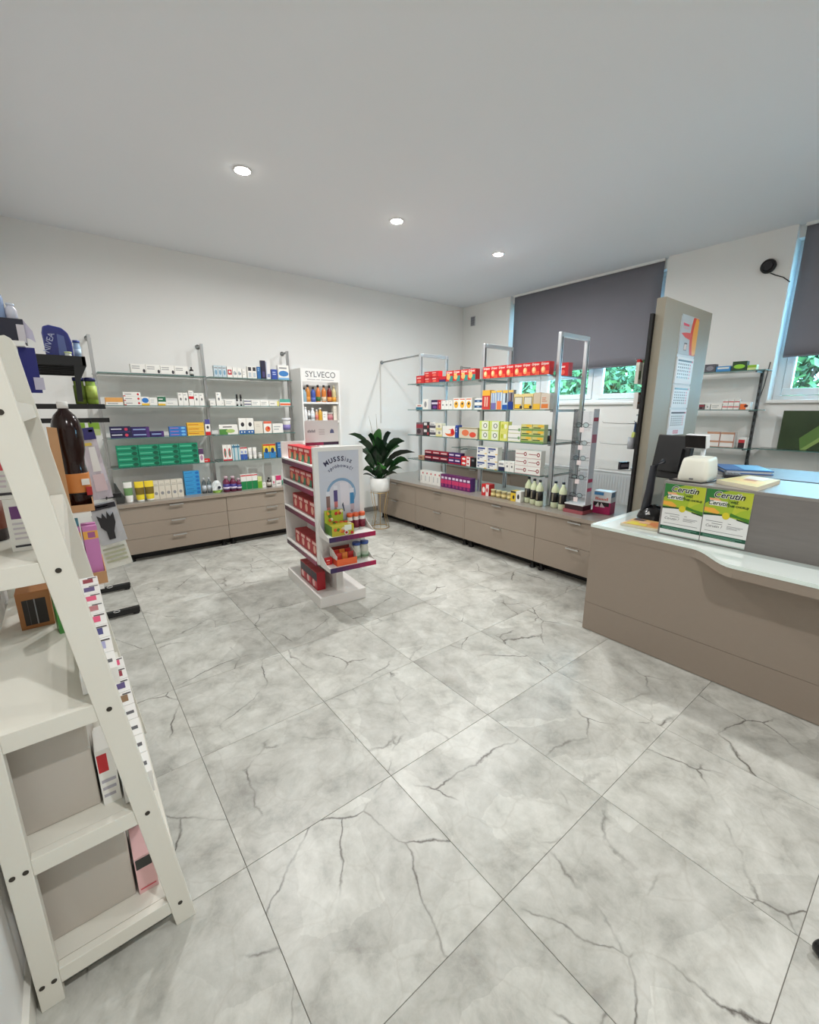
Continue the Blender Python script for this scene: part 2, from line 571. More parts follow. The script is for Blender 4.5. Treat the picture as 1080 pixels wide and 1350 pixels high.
# ============================================================ DRAWER CABINETS
def handle(name, parent, w, loc, rz=0.0):
    mb = MB()
    mb.box(-w / 2, w / 2, -0.028, -0.020, -0.006, 0.006, CHROME)
    mb.box(-w / 2 + 0.008, -w / 2 + 0.016, -0.020, 0, -0.004, 0.004, CHROME)
    mb.box(w / 2 - 0.016, w / 2 - 0.008, -0.020, 0, -0.004, 0.004, CHROME)
    return mb.build(name, parent, loc, rz)


def cabinet(label, loc, rz, W, D, zs, group=None, handles=0.13, filler=0.0):
    """local: front at y=0 facing -y, runs +x for W; zs = drawer edges"""
    t = thing('drawer_cabinet', label, 'cabinet', loc, rz, group)
    z0, z1 = zs[0], zs[-1]
    bx('body', t, 0.001, W - 0.001, 0.02, D, z0, z1 + 0.004, LAM)
    for a, b_ in zip(zs[:-1], zs[1:]):
        d = MB().box(0.002, W - 0.002 - filler, 0.0, 0.018, a + 0.0015, b_ - 0.0015, LAM).build('drawer_front', t, bev=0.001)
        handle('handle', d, handles, ((W - filler) / 2, 0, b_ - 0.012))
    if filler:
        bx('filler_strip', t, W - filler, W - 0.001, 0.0, 0.018, z0, z1, LAM)
    for (px_, py_) in ((0.05, 0.07), (W - 0.05, 0.07), (0.05, D - 0.06), (W - 0.05, D - 0.06)):
        MB().lathe([(0.03, 0), (0.03, 0.012), (0.02, 0.02), (0.02, z0)], BLACK, c=(px_, py_, 0), seg=14).build('foot', t)
    bx('plinth', t, 0.0, W, 0.13, 0.145, 0.003, z0, BLACK)
    return t


za = [0.085, 0.24, 0.398, 0.56]
cabinet('taupe three drawer cabinet under the emerald toothpaste boxes', (-0.56, 4.28, 0), 0, 0.99, 0.43, za)
cabinet('taupe three drawer cabinet at the end beside the white bottle stand', (0.43, 4.28, 0), 0, 1.0, 0.43, za)
tag(MB().box(-0.57, 1.435, 4.262, YA - 0.002, 0.565, 0.60, LAMTOP, LAM).build('worktop', bev=0.002), 'long taupe worktop over the wall cabinets', 'worktop')
zb = [0.088, 0.325, 0.56]
for (ya, yb, lab) in [(4.33, 3.48, 'taupe two drawer cabinet of the island behind the potted plant'),
                      (3.48, 2.62, 'taupe two drawer cabinet of the island below the purple and pink boxes'),
                      (2.62, 1.70, 'taupe two drawer cabinet of the island below the small jars'),
                      (1.70, 0.90, 'taupe two drawer cabinet of the island next to the sales counter')]:
    cabinet(lab, (2.47, ya, 0), R(-90), ya - yb, 0.80, zb, filler=0.02 if ya == 3.48 else 0.0, handles=0.12)
tag(MB().box(2.452, 3.285, 0.90, 4.345, 0.565, 0.60, LAMTOP, LAM).build('worktop', bev=0.002), 'long grey taupe worktop over the island cabinets', 'worktop')
# cabinet in the far corner by the window wall
cabinet('taupe drawer cabinet in the corner behind the island shelving', (4.0, 4.66, 0), R(-90), 1.42, 0.42, [0.09, 0.34, 0.60])

# ============================================================ WALL SHELVING
for (px_, lab) in [(-0.565, 'brushed steel shelf post fixed to the wall near the black rack'),
                   (0.406, 'brushed steel shelf post fixed to the wall between the two shelf bays'),
                   (1.36, 'brushed steel shelf post fixed to the wall beside the white bottle stand')]:
    t = thing('shelf_post', lab, 'shelf post', (px_, 4.56, 0.60), group=None)
    bx('post', t, -0.014, 0.014, -0.014, 0.014, 0, 1.572, STEEL, 0.003)
    MB().lathe([(0.012, 0.014), (0.012, 0.145), (0.026, 0.145), (0.026, 0.151)], STEEL, axis='y', c=(0, 0, 1.555), seg=14).build('wall_stub', t)
    bx('base_plate', t, -0.03, 0.03, -0.03, 0.03, 0.0, 0.004, STEEL)
    for z in (1.835, 1.535, 1.225, 0.935):
        bx('bracket', t, -0.022, 0.022, -0.03, -0.014, z - 0.6 - 0.02, z - 0.6 - 0.009, STEEL)


def glass_shelf(x0, x1, y0, y1, z, label, group=None):
    mb = MB().box(x0, x1, y0, y1, z - 0.008, z, GLASS, GEDGE)
    return tag(mb.build('glass_shelf'), label, 'shelf', group)


nth = ['top', 'second', 'third', 'lowest']
for n, z in enumerate((1.835, 1.535, 1.225, 0.935)):
    glass_shelf(-0.548, 0.389, 4.42, 4.69, z, '%s glass shelf of the wall bay beside the black rack' % nth[n])
    glass_shelf(0.423, 1.343, 4.42, 4.69, z, '%s glass shelf of the wall bay beside the white bottle stand' % nth[n])

# ============================================================ ISLAND SHELVING
FY = [3.67, 2.63, 1.73]
for y, lab in zip(FY, ['aluminium loop frame of the island shelving behind the small red boxes',
                       'aluminium loop frame in the middle of the island shelving',
                       'tall aluminium loop frame of the island shelving beside the spectacle stand']):
    t = thing('shelving_upright', lab, 'shelving', (2.70, y, 0.60))
    h = 1.562
    for nm, x in (('front_post', 0.0), ('back_post', 0.43)):
        po = MB().box(x - 0.02, x + 0.02, -0.018, 0.018, 0, h, ALU).build(nm, t, bev=0.006)
        MB().box(x - 0.004, x + 0.004, -0.0195, -0.018, 0, h - 0.04, DARK).build('groove', po)
    bx('top_bar', t, 0.02, 0.41, -0.018, 0.018, h - 0.04, h, ALU, 0.006)
    for z in (1.80, 1.495, 1.187, 0.885):
        bx('bracket', t, -0.05, 0.48, 0.018, 0.026, z - 0.6 - 0.022, z - 0.6 - 0.009, STEEL)
for n, z in enumerate((1.80, 1.495, 1.187, 0.885)):
    pts = [(2.565, 1.755), (3.25, 1.755), (3.25, 3.76), (2.565, 3.76)]
    k = 0.023
    # notched sheet: outline walks round the posts of the two inner frames
    pl = []
    xs0, xs1 = 2.675, 3.155
    pl += [(2.565, 1.755), (3.25, 1.755), (3.25, 3.76), (2.565, 3.76)]
    mb = MB()
    segs = [(1.755, 2.63 - k), (2.63 + k, 3.67 - k), (3.67 + k, 3.76)]
    mb.box(2.565, xs0, 1.755, 3.76, z - 0.008, z, GLASS, GEDGE)
    for a, b_ in segs:
        mb.box(xs0, 3.25, a, b_, z - 0.008, z, GLASS, GEDGE)
    tag(mb.build('glass_shelf'), '%s glass shelf of the island shelving' % nth[n], 'shelf')
# rail from the back wall to the island frame
t = thing('wall_rail', 'thin steel rail joining the back wall to the island frame', 'rail', (2.835, YA, 2.146))
MB().tube([(0, 0, 0), (-0.11, -0.90, 0.0), (-0.128, -1.02, -0.0)], 0.011, STEEL).build('rail', t)
MB().lathe([(0.026, -0.012), (0.026, 0)], STEEL, axis='y', seg=16).build('flange', t)
tag(bx('conduit', None, 2.80, 2.815, YA - 0.012, YA, 1.3, 2.13, mat((214, 211, 206), 0.6)), 'thin white cable duct running down the back wall below the steel rail', 'cable duct')
# shelving in the corner behind the island
t = thing('shelf_post', 'grey steel shelf post against the window wall in the far corner', 'shelf post', (4.25, 4.52, 0.635))
bx('post', t, -0.014, 0.014, -0.014, 0.014, 0, 1.53, STEEL)
bx('wall_stub', t, 0.014, 0.195, -0.01, 0.01, 1.50, 1.52, STEEL)
bx('lower_stub', t, 0.014, 0.195, -0.01, 0.01, 0.20, 0.22, STEEL)
tag(bx('worktop', None, 3.985, XB - 0.002, 3.23, 4.67, 0.605, 0.635, LAMTOP), 'grey worktop over the corner cabinet behind the island', 'worktop')
t = glass_shelf(4.05, 4.4, 3.45, 4.50, 0.90, 'small glass shelf in the far corner behind the island')
MB().box(4.06, 4.40, 3.47, 3.482, 0.635, 0.891, STEEL).build('bracket', t)

# ============================================================ SALES COUNTER
t = thing('sales_counter', 'taupe sales counter with a pale glass top and a stepped front edge', 'counter', (0, 0, 0))
CL = mat((152, 138, 125), 0.45, noise=0.05, scale=30, stretch=(1, 1, 12))
bx('front_panel', t, 1.80, 1.825, -2.4, 0.79, 0.205, 0.69, CL)
bx('kick_panel', t, 1.80, 1.825, -2.4, 0.79, 0.004, 0.203, CL)
bx('end_panel', t, 1.825, 2.49, 0.765, 0.79, 0.0, 0.69, CL)
bx('back_panel', t, 2.46, 2.48, -2.4, 0.765, 0.0, 0.69, CL)


def counter_outline(off=0.0):
    p = [(1.797 - off, 0.797), (1.797 - off, 0.20)]
    a, b_ = Vector((1.797 - off, 0.20)), Vector((1.605 - off, -0.05))
    for k in range(1, 9):                       # soft S curve where the top steps out
        u = k / 9.0
        sm = u * u * (3 - 2 * u)
        p.append((a.x + (b_.x - a.x) * sm, a.y + (b_.y - a.y) * u))
    p += [(b_.x, b_.y), (1.605 - off, -2.4), (2.49, -2.4), (2.49, 0.797)]
    return p


MB().prism(counter_outline(), 'z', 0.69, 0.738, CL).build('top_board', t)
GTOP = mat((222, 230, 226), 0.08, coat=0.6)
GT2 = mat((236, 248, 242), 0.12)
MB().prism(counter_outline(0.004), 'z', 0.738, 0.757, GT2, GTOP).build('glass_top', t)
for z0_, z1_, x in [(0, 0, 1.835), (0, 0, 1.87)]:
    bx('glass_line', t, x, x + 0.006, -2.3, 0.0, 0.757, 0.7576, mat((188, 206, 202), 0.2))
bx('glass_line', t, 1.85, 2.45, 0.745, 0.752, 0.757, 0.7576, mat((188, 206, 202), 0.2))

t = thing('counter_riser', 'grey wood grained raised block standing on the sales counter', 'counter', (0, 0, 0))
bx('block', t, 1.90, 2.46, -2.3, 0.425, 0.758, 1.066, LAMGREY)
bx('riser_top', t, 1.8995, 2.465, -2.3, 0.429, 1.066, 1.083, mat((140, 135, 130), 0.35, noise=0.08, scale=12), 0.002)


# ============================================================ CARTONS (printed boxes)
def C(*c):
    return mat(c, 0.42)


WH, OFF, GY, DK = (240, 238, 232), (226, 220, 206), (150, 150, 152), (52, 50, 56)
RED, ORG, YEL, GRN, BLU, NAV, PUR, PNK, TEA, LIM = (206, 30, 42), (236, 130, 50), (244, 196, 60), (40, 132, 84), (44, 120, 200), (34, 38, 84), (84, 36, 96), (206, 60, 120), (60, 160, 160), (180, 204, 60)


def lines(u0, u1, v0, v1, n, c):
    """rows of print too small to read"""
    r = random.Random(int(u0 * 91 + v0 * 57 + n))
    h = (v1 - v0) / n
    return [(u0, v0 + k * h + h * 0.3, u0 + (u1 - u0) * r.uniform(0.6, 1), v0 + k * h + h * 0.7, c) for k in range(n)]


ST = {   # style: (base colour, [(u0, v0, u1, v1, colour) or ('e', cu, cv, ru, rv, colour)], side colour)
    'white_script': (WH, lines(.08, .72, .45, .85, 2, GY) + [('e', .88, .3, .09, .2, DK), (.0, .0, 1, .06, GY)], None),
    'orange_top': (WH, [(0, .42, 1, 1, (232, 168, 92))] + lines(.1, .7, .1, .35, 1, GY), (232, 168, 92)),
    'white_redmark': (WH, [('e', .85, .5, .07, .25, RED)] + lines(.08, .6, .3, .7, 1, GY) + [(0, 0, .12, .2, RED)], None),
    'blue_yellow': (WH, [('e', .5, .58, .45, .3, BLU), (0, 0, 1, .22, YEL)], None),
    'white_plain': (WH, lines(.15, .8, .3, .8, 2, (196, 196, 196)), None),
    'green_yellow': (WH, [(.0, .4, 1, .95, (40, 110, 80)), (0, 0, .9, .2, YEL)] + lines(.1, .8, .55, .8, 1, WH), None),
    'white_low': (WH, lines(.1, .7, .3, .7, 1, (190, 190, 190)), None),
    'white_dot': (WH, [('e', .5, .5, .2, .12, GY), ('e', .52, .52, .1, .06, DK)] + lines(.15, .85, .75, .92, 1, (180, 180, 180)), None),
    'white_redband': (WH, [(0, .44, 1, .62, RED)] + lines(.15, .85, .7, .92, 2, (190, 190, 190)), None),
    'navy_paste': ((30, 28, 70), lines(.06, .62, .35, .75, 1, (224, 224, 236)) + [('e', .78, .5, .09, .26, (206, 60, 90)), (0, 0, 1, .12, (70, 60, 120))], None),
    'violet_paste': ((44, 34, 92), [(.1, .4, .8, .62, (150, 170, 214)), (.82, 0, 1, 1, (84, 50, 120))], None),
    'blue_paste': ((52, 118, 196), lines(.06, .6, .35, .7, 1, (226, 120, 140)) + [('e', .82, .5, .13, .36, (120, 186, 228))], None),
    'yellow_paste': ((236, 184, 60), lines(.06, .7, .3, .75, 1, (196, 120, 40)) + [(.0, .0, 1, .12, (248, 214, 120))], None),
    'white_bluered': (WH, [(0, .7, 1, 1, (80, 80, 150)), (0, 0, 1, .22, RED), ('e', .5, .5, .25, .1, DK)], None),
    'green_paste': ((20, 142, 106), [(.06, .4, .66, .62, (86, 190, 152)), ('e', .82, .5, .13, .34, (14, 90, 66)), (0, 0, 1, .08, (12, 96, 72))], None),
    'white_violet': (WH, [(0, .6, 1, 1, (90, 60, 100)), ('e', .5, .35, .3, .2, (180, 140, 170))], None),
    'red_low': ((212, 44, 44), lines(.1, .7, .3, .7, 1, WH), None),
    'cream_mono': ((226, 219, 204), [('e', .5, .32, .28, .09, GY), (.1, .72, .9, .76, (186, 180, 166)), (.2, .8, .8, .83, (186, 180, 166))], None),
    'skyblue_paste': ((62, 158, 216), lines(.06, .6, .35, .7, 1, (28, 96, 170)) + [('e', .84, .5, .12, .34, (30, 110, 190))], None),
    'pale_drop': ((196, 212, 220), [('e', .5, .4, .3, .22, (120, 160, 186)), (.1, .75, .9, .85, GY)], None),
    'white_redsquare': (WH, [(.1, .25, .9, .72, (186, 40, 56)), ('e', .5, .5, .2, .12, WH)], None),
    'white_wave': (WH, [('e', .4, .45, .3, .2, (176, 186, 190)), ('e', .65, .4, .2, .12, (130, 140, 150))], None),
    'white_blackcap': (WH, [(.15, .62, .85, .94, DK), (.2, .1, .8, .5, (190, 200, 206))], None),
    'blue_wave': ((44, 104, 164), lines(.15, .85, .6, .9, 2, (170, 200, 226)), None),
    'navy_tall': ((34, 30, 58), [(.2, .1, .8, .4, (70, 62, 110))], None),
    'white_tall': ((230, 228, 228), [(0, .0, .2, 1, (170, 176, 200)), (.3, .1, .9, .3, (150, 160, 196))], None),
    'royal_blue': ((48, 76, 160), lines(.15, .85, .4, .8, 2, (200, 210, 236)), None),
    'white_bluecloud': (WH, [('e', .5, .42, .46, .2, (62, 130, 196)), (0, 0, 1, .14, (130, 180, 220)), (.1, .75, .8, .85, GY)], None),
    'white_lines': (WH, lines(.1, .75, .25, .8, 2, (172, 178, 178)), None),
    'navy_stripe': (WH, [(0, .35, 1, .72, (62, 66, 108))], None),
    'white_yellowfoot': (WH, [(.8, 0, 1, 1, (226, 214, 120))] + lines(.1, .6, .3, .7, 1, GY), None),
    'orange_teal': (WH, [(0, .55, 1, 1, (84, 168, 150)), (0, .1, 1, .4, (232, 112, 74))], None),
    'green_leaf': (WH, [(0, 0, .45, .55, (82, 140, 66)), ('e', .6, .35, .25, .2, (170, 196, 110))] + lines(.2, .7, .65, .88, 1, DK), None),
    'white_bluefoot': (WH, [(0, 0, 1, .24, (36, 96, 160)), ('e', .5, .6, .24, .14, DK), ('e', .3, .12, .1, .05, WH), ('e', .7, .12, .1, .05, WH)], None),
    'white_emboss': (OFF, lines(.2, .8, .5, .8, 2, (206, 200, 188)), None),
    'orange_flower': (WH, [(0, .8, 1, 1, (226, 110, 84)), ('e', .5, .35, .34, .24, (226, 120, 70)), ('e', .6, .42, .14, .1, RED)], None),
    'white_redstripe': (WH, [('e', .5, .5, .3, .3, (196, 60, 70)), ('e', .52, .48, .16, .2, (70, 140, 120)), (0, 0, 1, .1, (196, 60, 70))], None),
    'teal_stripe': ((208, 220, 222), [(.3, .0, .7, 1, (110, 160, 176)), (0, .8, 1, .92, (60, 110, 140))], None),
    'blue_red': (WH, [(0, 0, 1, .45, (56, 92, 170)), (0, .9, 1, 1, (206, 60, 70)), ('e', .5, .62, .3, .12, (140, 160, 206))], None),
    'blue_yellow_diag': ((236, 206, 70), [(0, 0, 1, .45, (52, 130, 190)), ('e', .5, .55, .3, .2, (36, 60, 110)), (0, .9, 1, 1, RED)], None),
    'green_white_red': (WH, [(0, 0, 1, .55, (30, 132, 74)), (.0, .9, 1, .97, RED)], None),
    'lime_box': ((206, 216, 150), [(0, 0, 1, .6, (126, 178, 60))], None),
    'white_pink': (WH, [('e', .5, .4, .3, .15, (206, 120, 140)), (.2, .1, .8, .2, GY)], None),
    'pink_white': (WH, [(0, .55, 1, 1, (206, 56, 110)), (.2, .2, .8, .3, GY)], None),
    'red_small': ((204, 36, 42), lines(.1, .8, .55, .85, 1, (248, 214, 206)) + [('e', .4, .3, .25, .18, (236, 110, 90))], None),
    'red_navy': ((196, 34, 46), [(0, 0, 1, .45, (60, 34, 90))], None),
    'gripex_teal': ((208, 40, 40), [(.5, 0, 1, .5, (52, 140, 130)), ('e', .36, .4, .28, .26, (240, 180, 110)), (.1, .62, .55, .7, (248, 220, 130))], None),
    'gripex_red': ((218, 34, 40), [('e', .34, .4, .24, .26, (246, 170, 110)), ('e', .3, .45, .14, .16, (252, 224, 170)), (.5, 0, 1, .3, (240, 92, 60))], None),
    'teal_low': (WH, [(0, 0, 1, .45, (40, 116, 140)), (.2, .6, .8, .8, (196, 90, 90))], None),
    'white_grey': (WH, [('e', .35, .5, .16, .3, GY), (.7, 0, 1, 1, (206, 206, 210))], None),
    'purple_dark': ((48, 28, 76), [(.06, .55, .9, .75, (214, 206, 226)), (.92, 0, 1, 1, (226, 70, 90)), ('e', .5, .25, .3, .15, (110, 60, 140))], None),
    'yellow_circle': (WH, [('e', .5, .42, .36, .3, (240, 180, 60)), ('e', .5, .5, .14, .1, DK), (.1, .84, .9, .92, (224, 110, 70))], None),
    'blue_stripe': (WH, [(0, .3, 1, .75, (52, 84, 130)), ('e', .5, .5, .2, .12, (150, 180, 206))], None),
    'orange_red': ((206, 62, 56), [(0, .72, 1, 1, (240, 176, 60)), (.3, .15, .45, .65, (240, 200, 180)), (.58, .15, .72, .65, (240, 200, 180))], (240, 176, 60)),
    'yellow_photo': ((236, 214, 150), [(.06, .04, .94, .8, DK), (.12, .08, .88, .77, (226, 222, 206)), (.12, .08, .8, .34, (244, 196, 50)), ('e', .78, .16, .14, .1, DK)], None),
    'beige_yellow': ((214, 196, 172), [(0, 0, 1, .34, (240, 190, 60))], None),
    'beige_orange': ((220, 208, 192), [(.1, .08, .85, .34, (232, 130, 60))] + lines(.15, .8, .45, .75, 3, (206, 120, 70)), None),
    'darkred_grey': ((120, 104, 108), [(0, .55, 1, .85, (156, 44, 60)), ('e', .4, .3, .3, .2, (60, 40, 50))], None),
    'black_white': ((54, 48, 52), [(.1, .5, .6, .9, (226, 222, 220)), (.65, .1, .95, .5, (170, 60, 66))], None),
    'grey_white': (WH, [(0, .15, 1, .55, (84, 80, 90)), (.1, .65, .8, .8, GY)], None),
    'cream_yellow': ((236, 232, 210), [(0, 0, 1, .3, (224, 216, 150)), ('e', .55, .55, .2, .2, GY)], None),
    'orange_white': (WH, [('e', .6, .4, .4, .34, (236, 110, 60)), ('e', .45, .5, .3, .2, WH), ('e', .8, .5, .14, .3, RED)], (60, 70, 140)),
    'carton_orange': ((216, 206, 184), [('e', .35, .5, .2, .3, (226, 120, 80)), ('e', .75, .35, .18, .25, (222, 80, 60)), (.0, .9, 1, 1, (150, 140, 110))], None),
    'lime_bunny': ((206, 220, 120), [(.25, .06, .9, .94, (232, 236, 216)), ('e', .6, .5, .2, .26, (110, 120, 100)), ('e', .6, .5, .12, .18, WH)], (170, 200, 60)),
    'lime_mini': ((222, 220, 120), [('e', .3, .5, .18, .25, (190, 196, 60)), ('e', .7, .5, .18, .25, (240, 240, 210))], None),
    'white_greenline': (WH, [(.0, .42, .85, .5, (90, 130, 90)), ('e', .88, .5, .1, .2, (130, 170, 120)), (0, 0, 1, .1, (214, 216, 170))], None),
    'yellow_green': ((214, 206, 130), [(0, 0, 1, .3, (120, 160, 84)), ('e', .7, .75, .28, .2, (240, 190, 60)), (.06, .38, .7, .55, (70, 96, 60))], (190, 204, 160)),
    'beige_small': ((186, 150, 120), [('e', .5, .5, .3, .3, (140, 90, 80))], None),
    'crimson_dark': ((150, 26, 48), [(0, 0, 1, .42, (60, 24, 44)), (.1, .55, .85, .78, (226, 190, 190))], None),
    'violet_red': ((66, 36, 100), [(.1, .5, .85, .75, (224, 210, 230)), (0, 0, 1, .2, (170, 40, 70))], None),
    'red_white': ((212, 40, 44), [('e', .3, .5, .2, .26, WH), (.6, 0, 1, 1, (240, 230, 226)), ('e', .78, .5, .12, .2, RED)], None),
    'black_box': ((28, 26, 30), [(.2, .6, .8, .8, (120, 120, 124))], None),
    'white_navy_text': (WH, [(.08, .62, .8, .84, (52, 74, 140)), (.08, .42, .6, .54, (120, 130, 170)), ('e', .2, .24, .1, .12, (80, 90, 130)), (.78, .0, 1, .1, YEL)], None),
    'white_navy_foot': (WH, [(0, 0, 1, .4, (40, 46, 84)), (.1, .6, .8, .8, GY)], None),
    'white_redline': (WH, [(.06, .46, .7, .54, (150, 44, 56)), ('e', .8, .5, .12, .26, (150, 44, 56)), ('e', .8, .5, .06, .13, WH), (0, 0, 1, .05, (226, 190, 190))], None),
    'white_needle': (WH, [(.3, .2, .42, .62, (150, 150, 156)), (.6, .75, .9, .88, (206, 90, 96))], None),
    'purple_pink': ((110, 36, 100), [(0, .3, 1, .62, (206, 60, 110)), (.15, .68, .85, .85, (226, 214, 230)), ('e', .5, .18, .3, .1, (160, 60, 120))], (92, 50, 130)),
    'yellow_black': ((232, 196, 52), [(0, .82, 1, 1, DK), ('e', .6, .4, .2, .2, DK)], None),
    'white_black': (WH, [('e', .5, .5, .24, .24, DK)], None),
    'gondola_green': ((196, 26, 40), [(.45, .0, 1, .5, (42, 130, 96)), ('e', .4, .38, .26, .3, (236, 150, 110)), (.1, .72, .9, .9, (240, 190, 180))], None),
    'gondola_red': ((186, 22, 34), [('e', .5, .4, .22, .28, (240, 190, 170)), (.15, .72, .85, .92, (244, 200, 190))], None),
    'white_pinklabel': (WH, [(.1, .25, .7, .8, (232, 110, 140)), (.45, .8, .9, .95, DK)], None),
    'white_winelabel': (WH, [(.15, .2, .6, .75, (150, 60, 76)), (.5, .75, .95, .9, DK)], None),
    'white_violetlabel': (WH, [(.1, .15, .55, .85, (92, 80, 130)), (.55, .3, .9, .9, (240, 170, 150))], None),
    'white_brownlabel': (WH, [(.25, .15, .6, .8, (140, 110, 80)), (.3, .75, .9, .92, (150, 50, 60))], None),
    'white_greylabel': (WH, [(.1, .55, .7, .85, (96, 96, 100))] + lines(.1, .8, .1, .45, 2, (200, 200, 200)), None),
    'white_redcorner': (WH, [(.05, .6, .6, .92, (200, 40, 48))] + lines(.1, .9, .1, .5, 3, (180, 176, 186)), None),
    'rose_dark': ((232, 186, 186), [(.05, .68, .85, .95, (52, 54, 52)), (.1, .1, .9, .14, (214, 90, 100))], None),
    'white_purplelabel': (WH, [(.2, .62, .85, .86, (110, 60, 120))] + lines(.2, .85, .2, .58, 4, (206, 198, 204)) + [(.15, .08, .9, .12, DK)], None),
    'white_rosetall': (WH, [(.3, .55, .6, .95, (226, 80, 90))] + lines(.2, .8, .2, .5, 3, (220, 206, 212)) + [(.2, .08, .8, .13, DK)], None),
    'green_dark': ((72, 140, 66), lines(.15, .85, .3, .7, 3, (40, 90, 44)), None),
    'rust_carton': ((176, 116, 66), [(.15, .1, .85, .8, (44, 36, 34)), (.5, .1, .54, .8, (150, 150, 156)), (.3, .1, .32, .8, (90, 84, 84))], None),
    'pink_packet': ((206, 130, 186), [(0, .78, 1, .92, (240, 176, 80)), (.3, .8, .8, .9, (170, 90, 140)), (0, 0, 1, .18, (226, 180, 190))], None),
    'berry_dark': ((176, 30, 44), [(0, .5, 1, .95, (40, 26, 44)), ('e', .4, .3, .25, .2, (240, 200, 196)), ('e', .75, .3, .16, .2, (230, 80, 90))], None),
    'black_shiny': ((44, 40, 48), [(.1, .3, .9, .7, (120, 112, 120))], None),
    'blue_mask': ((60, 140, 200), [(.1, .5, .9, .8, WH)], None),
    'green_mask': ((40, 70, 40), [('e', .5, .45, .4, .24, (150, 210, 60))], None),
    'grey_mask': ((84, 84, 92), [('e', .5, .5, .35, .3, (140, 140, 150))], None),
    'white_orange_small': (WH, [(.0, .0, .6, .8, (240, 120, 60)), ('e', .6, .5, .2, .2, (90, 40, 40))], None),
    'tan_stripe': ((236, 232, 228), [(0, .86, 1, 1, (200, 150, 120)), (0, .3, 1, .42, (200, 150, 120)), (.94, 0, 1, 1, (180, 120, 100)), (0, .0, 1, .04, (200, 160, 140))], None),
    'red_black_small': (WH, [(0, .0, .8, .5, (60, 40, 44)), (0, .5, .8, .8, (206, 60, 66))], None),
    'folic_green': ((214, 228, 160), [(0, .5, 1, 1, (150, 196, 60))], None),
}
CM = {}


def carton_mesh(style, w_, d, h):
    k = (style, round(w_, 3), round(d, 3), round(h, 3))
    if k in CM:
        return CM[k]
    base, prints, side = ST[style]
    mb = MB()
    b = C(*base)
    mb.box(-w_ / 2, w_ / 2, 0, d, 0, h, b, C(*side) if side else b)
    if side:                                     # front face keeps the base colour
        mb.m[2] = mb.mi(b)
    for n, p in enumerate(prints):
        y = -0.0003 * (n + 1)
        if p[0] == 'e':
            _, cu, cv, ru, rv, c = p
            pts = [((cu + ru * math.cos(a * math.pi / 6) - 0.5) * w_, y, (cv + rv * math.sin(a * math.pi / 6)) * h) for a in range(12)]
        else:
            u0, v0, u1, v1, c = p
            pts = [((u0 - .5) * w_, y, v0 * h), ((u1 - .5) * w_, y, v0 * h), ((u1 - .5) * w_, y, v1 * h), ((u0 - .5) * w_, y, v1 * h)]
        mb.poly(pts, C(*c))
    CM[k] = mb.mesh('carton')
    return CM[k]


LETTERED = {'gripex_red': ('Gripex', (252, 236, 226)), 'gripex_teal': ('Gripex', (252, 236, 226))}


def carton(name, style, w_, d, h, loc, rz, label, cat='box', group=None, jit=0.0):
    o = link(name, carton_mesh(style, w_, d, h), None, loc, rz + random.uniform(-jit, jit))
    tag(o, label, cat, group)
    if style in LETTERED:
        s, c = LETTERED[style]
        lettering(s, w_ * 0.30, C(*c), o, (0, -0.0026, h * 0.83), bold=0.0006, shear=0.2)
    return o


ORD = ['nearest', 'second from', 'third from', 'fourth from', 'fifth from', 'sixth from', 'seventh from', 'eighth from']
LAYER = {1: [''], 2: [', lower', ', upper'], 3: [', bottom', ', middle', ', top'], 4: [', bottom', ', second', ', third', ', top'], 6: [', bottom', ', second', ', third', ', fourth', ', fifth', ', top']}


def grid_of(name, style, a, b_, z, plane, H, n, m, d, label, side):
    """n across, m high; side 'A' faces the room from the back wall, 'B' from the island"""
    wd = (b_ - a) / n
    hh = H / m
    grp = label if n * m > 1 else None
    for i in range(n):
        for k in range(m):
            c = a + wd * (i + 0.5)
            j = random.uniform(-0.003, 0.003)
            lab = label + (LAYER[m][k] + ' layer' if m > 1 else '')
            if side == 'A':
                loc, rz = (c, plane + j, z + 0.0005 + k * hh), 0.0
                q, anchor = (i, 'black rack') if c < 0.42 else (n - 1 - i, 'bottle stand')
            else:
                loc, rz = (plane + j, c, z + 0.0005 + k * hh), R(-90)
                q, anchor = i, 'spectacle stand'
            if n > 1:
                lab += ', %s the %s' % (ORD[q], anchor)
            carton(name, style, wd - 0.003, d, hh - 0.001, loc, rz, lab, 'box', grp)


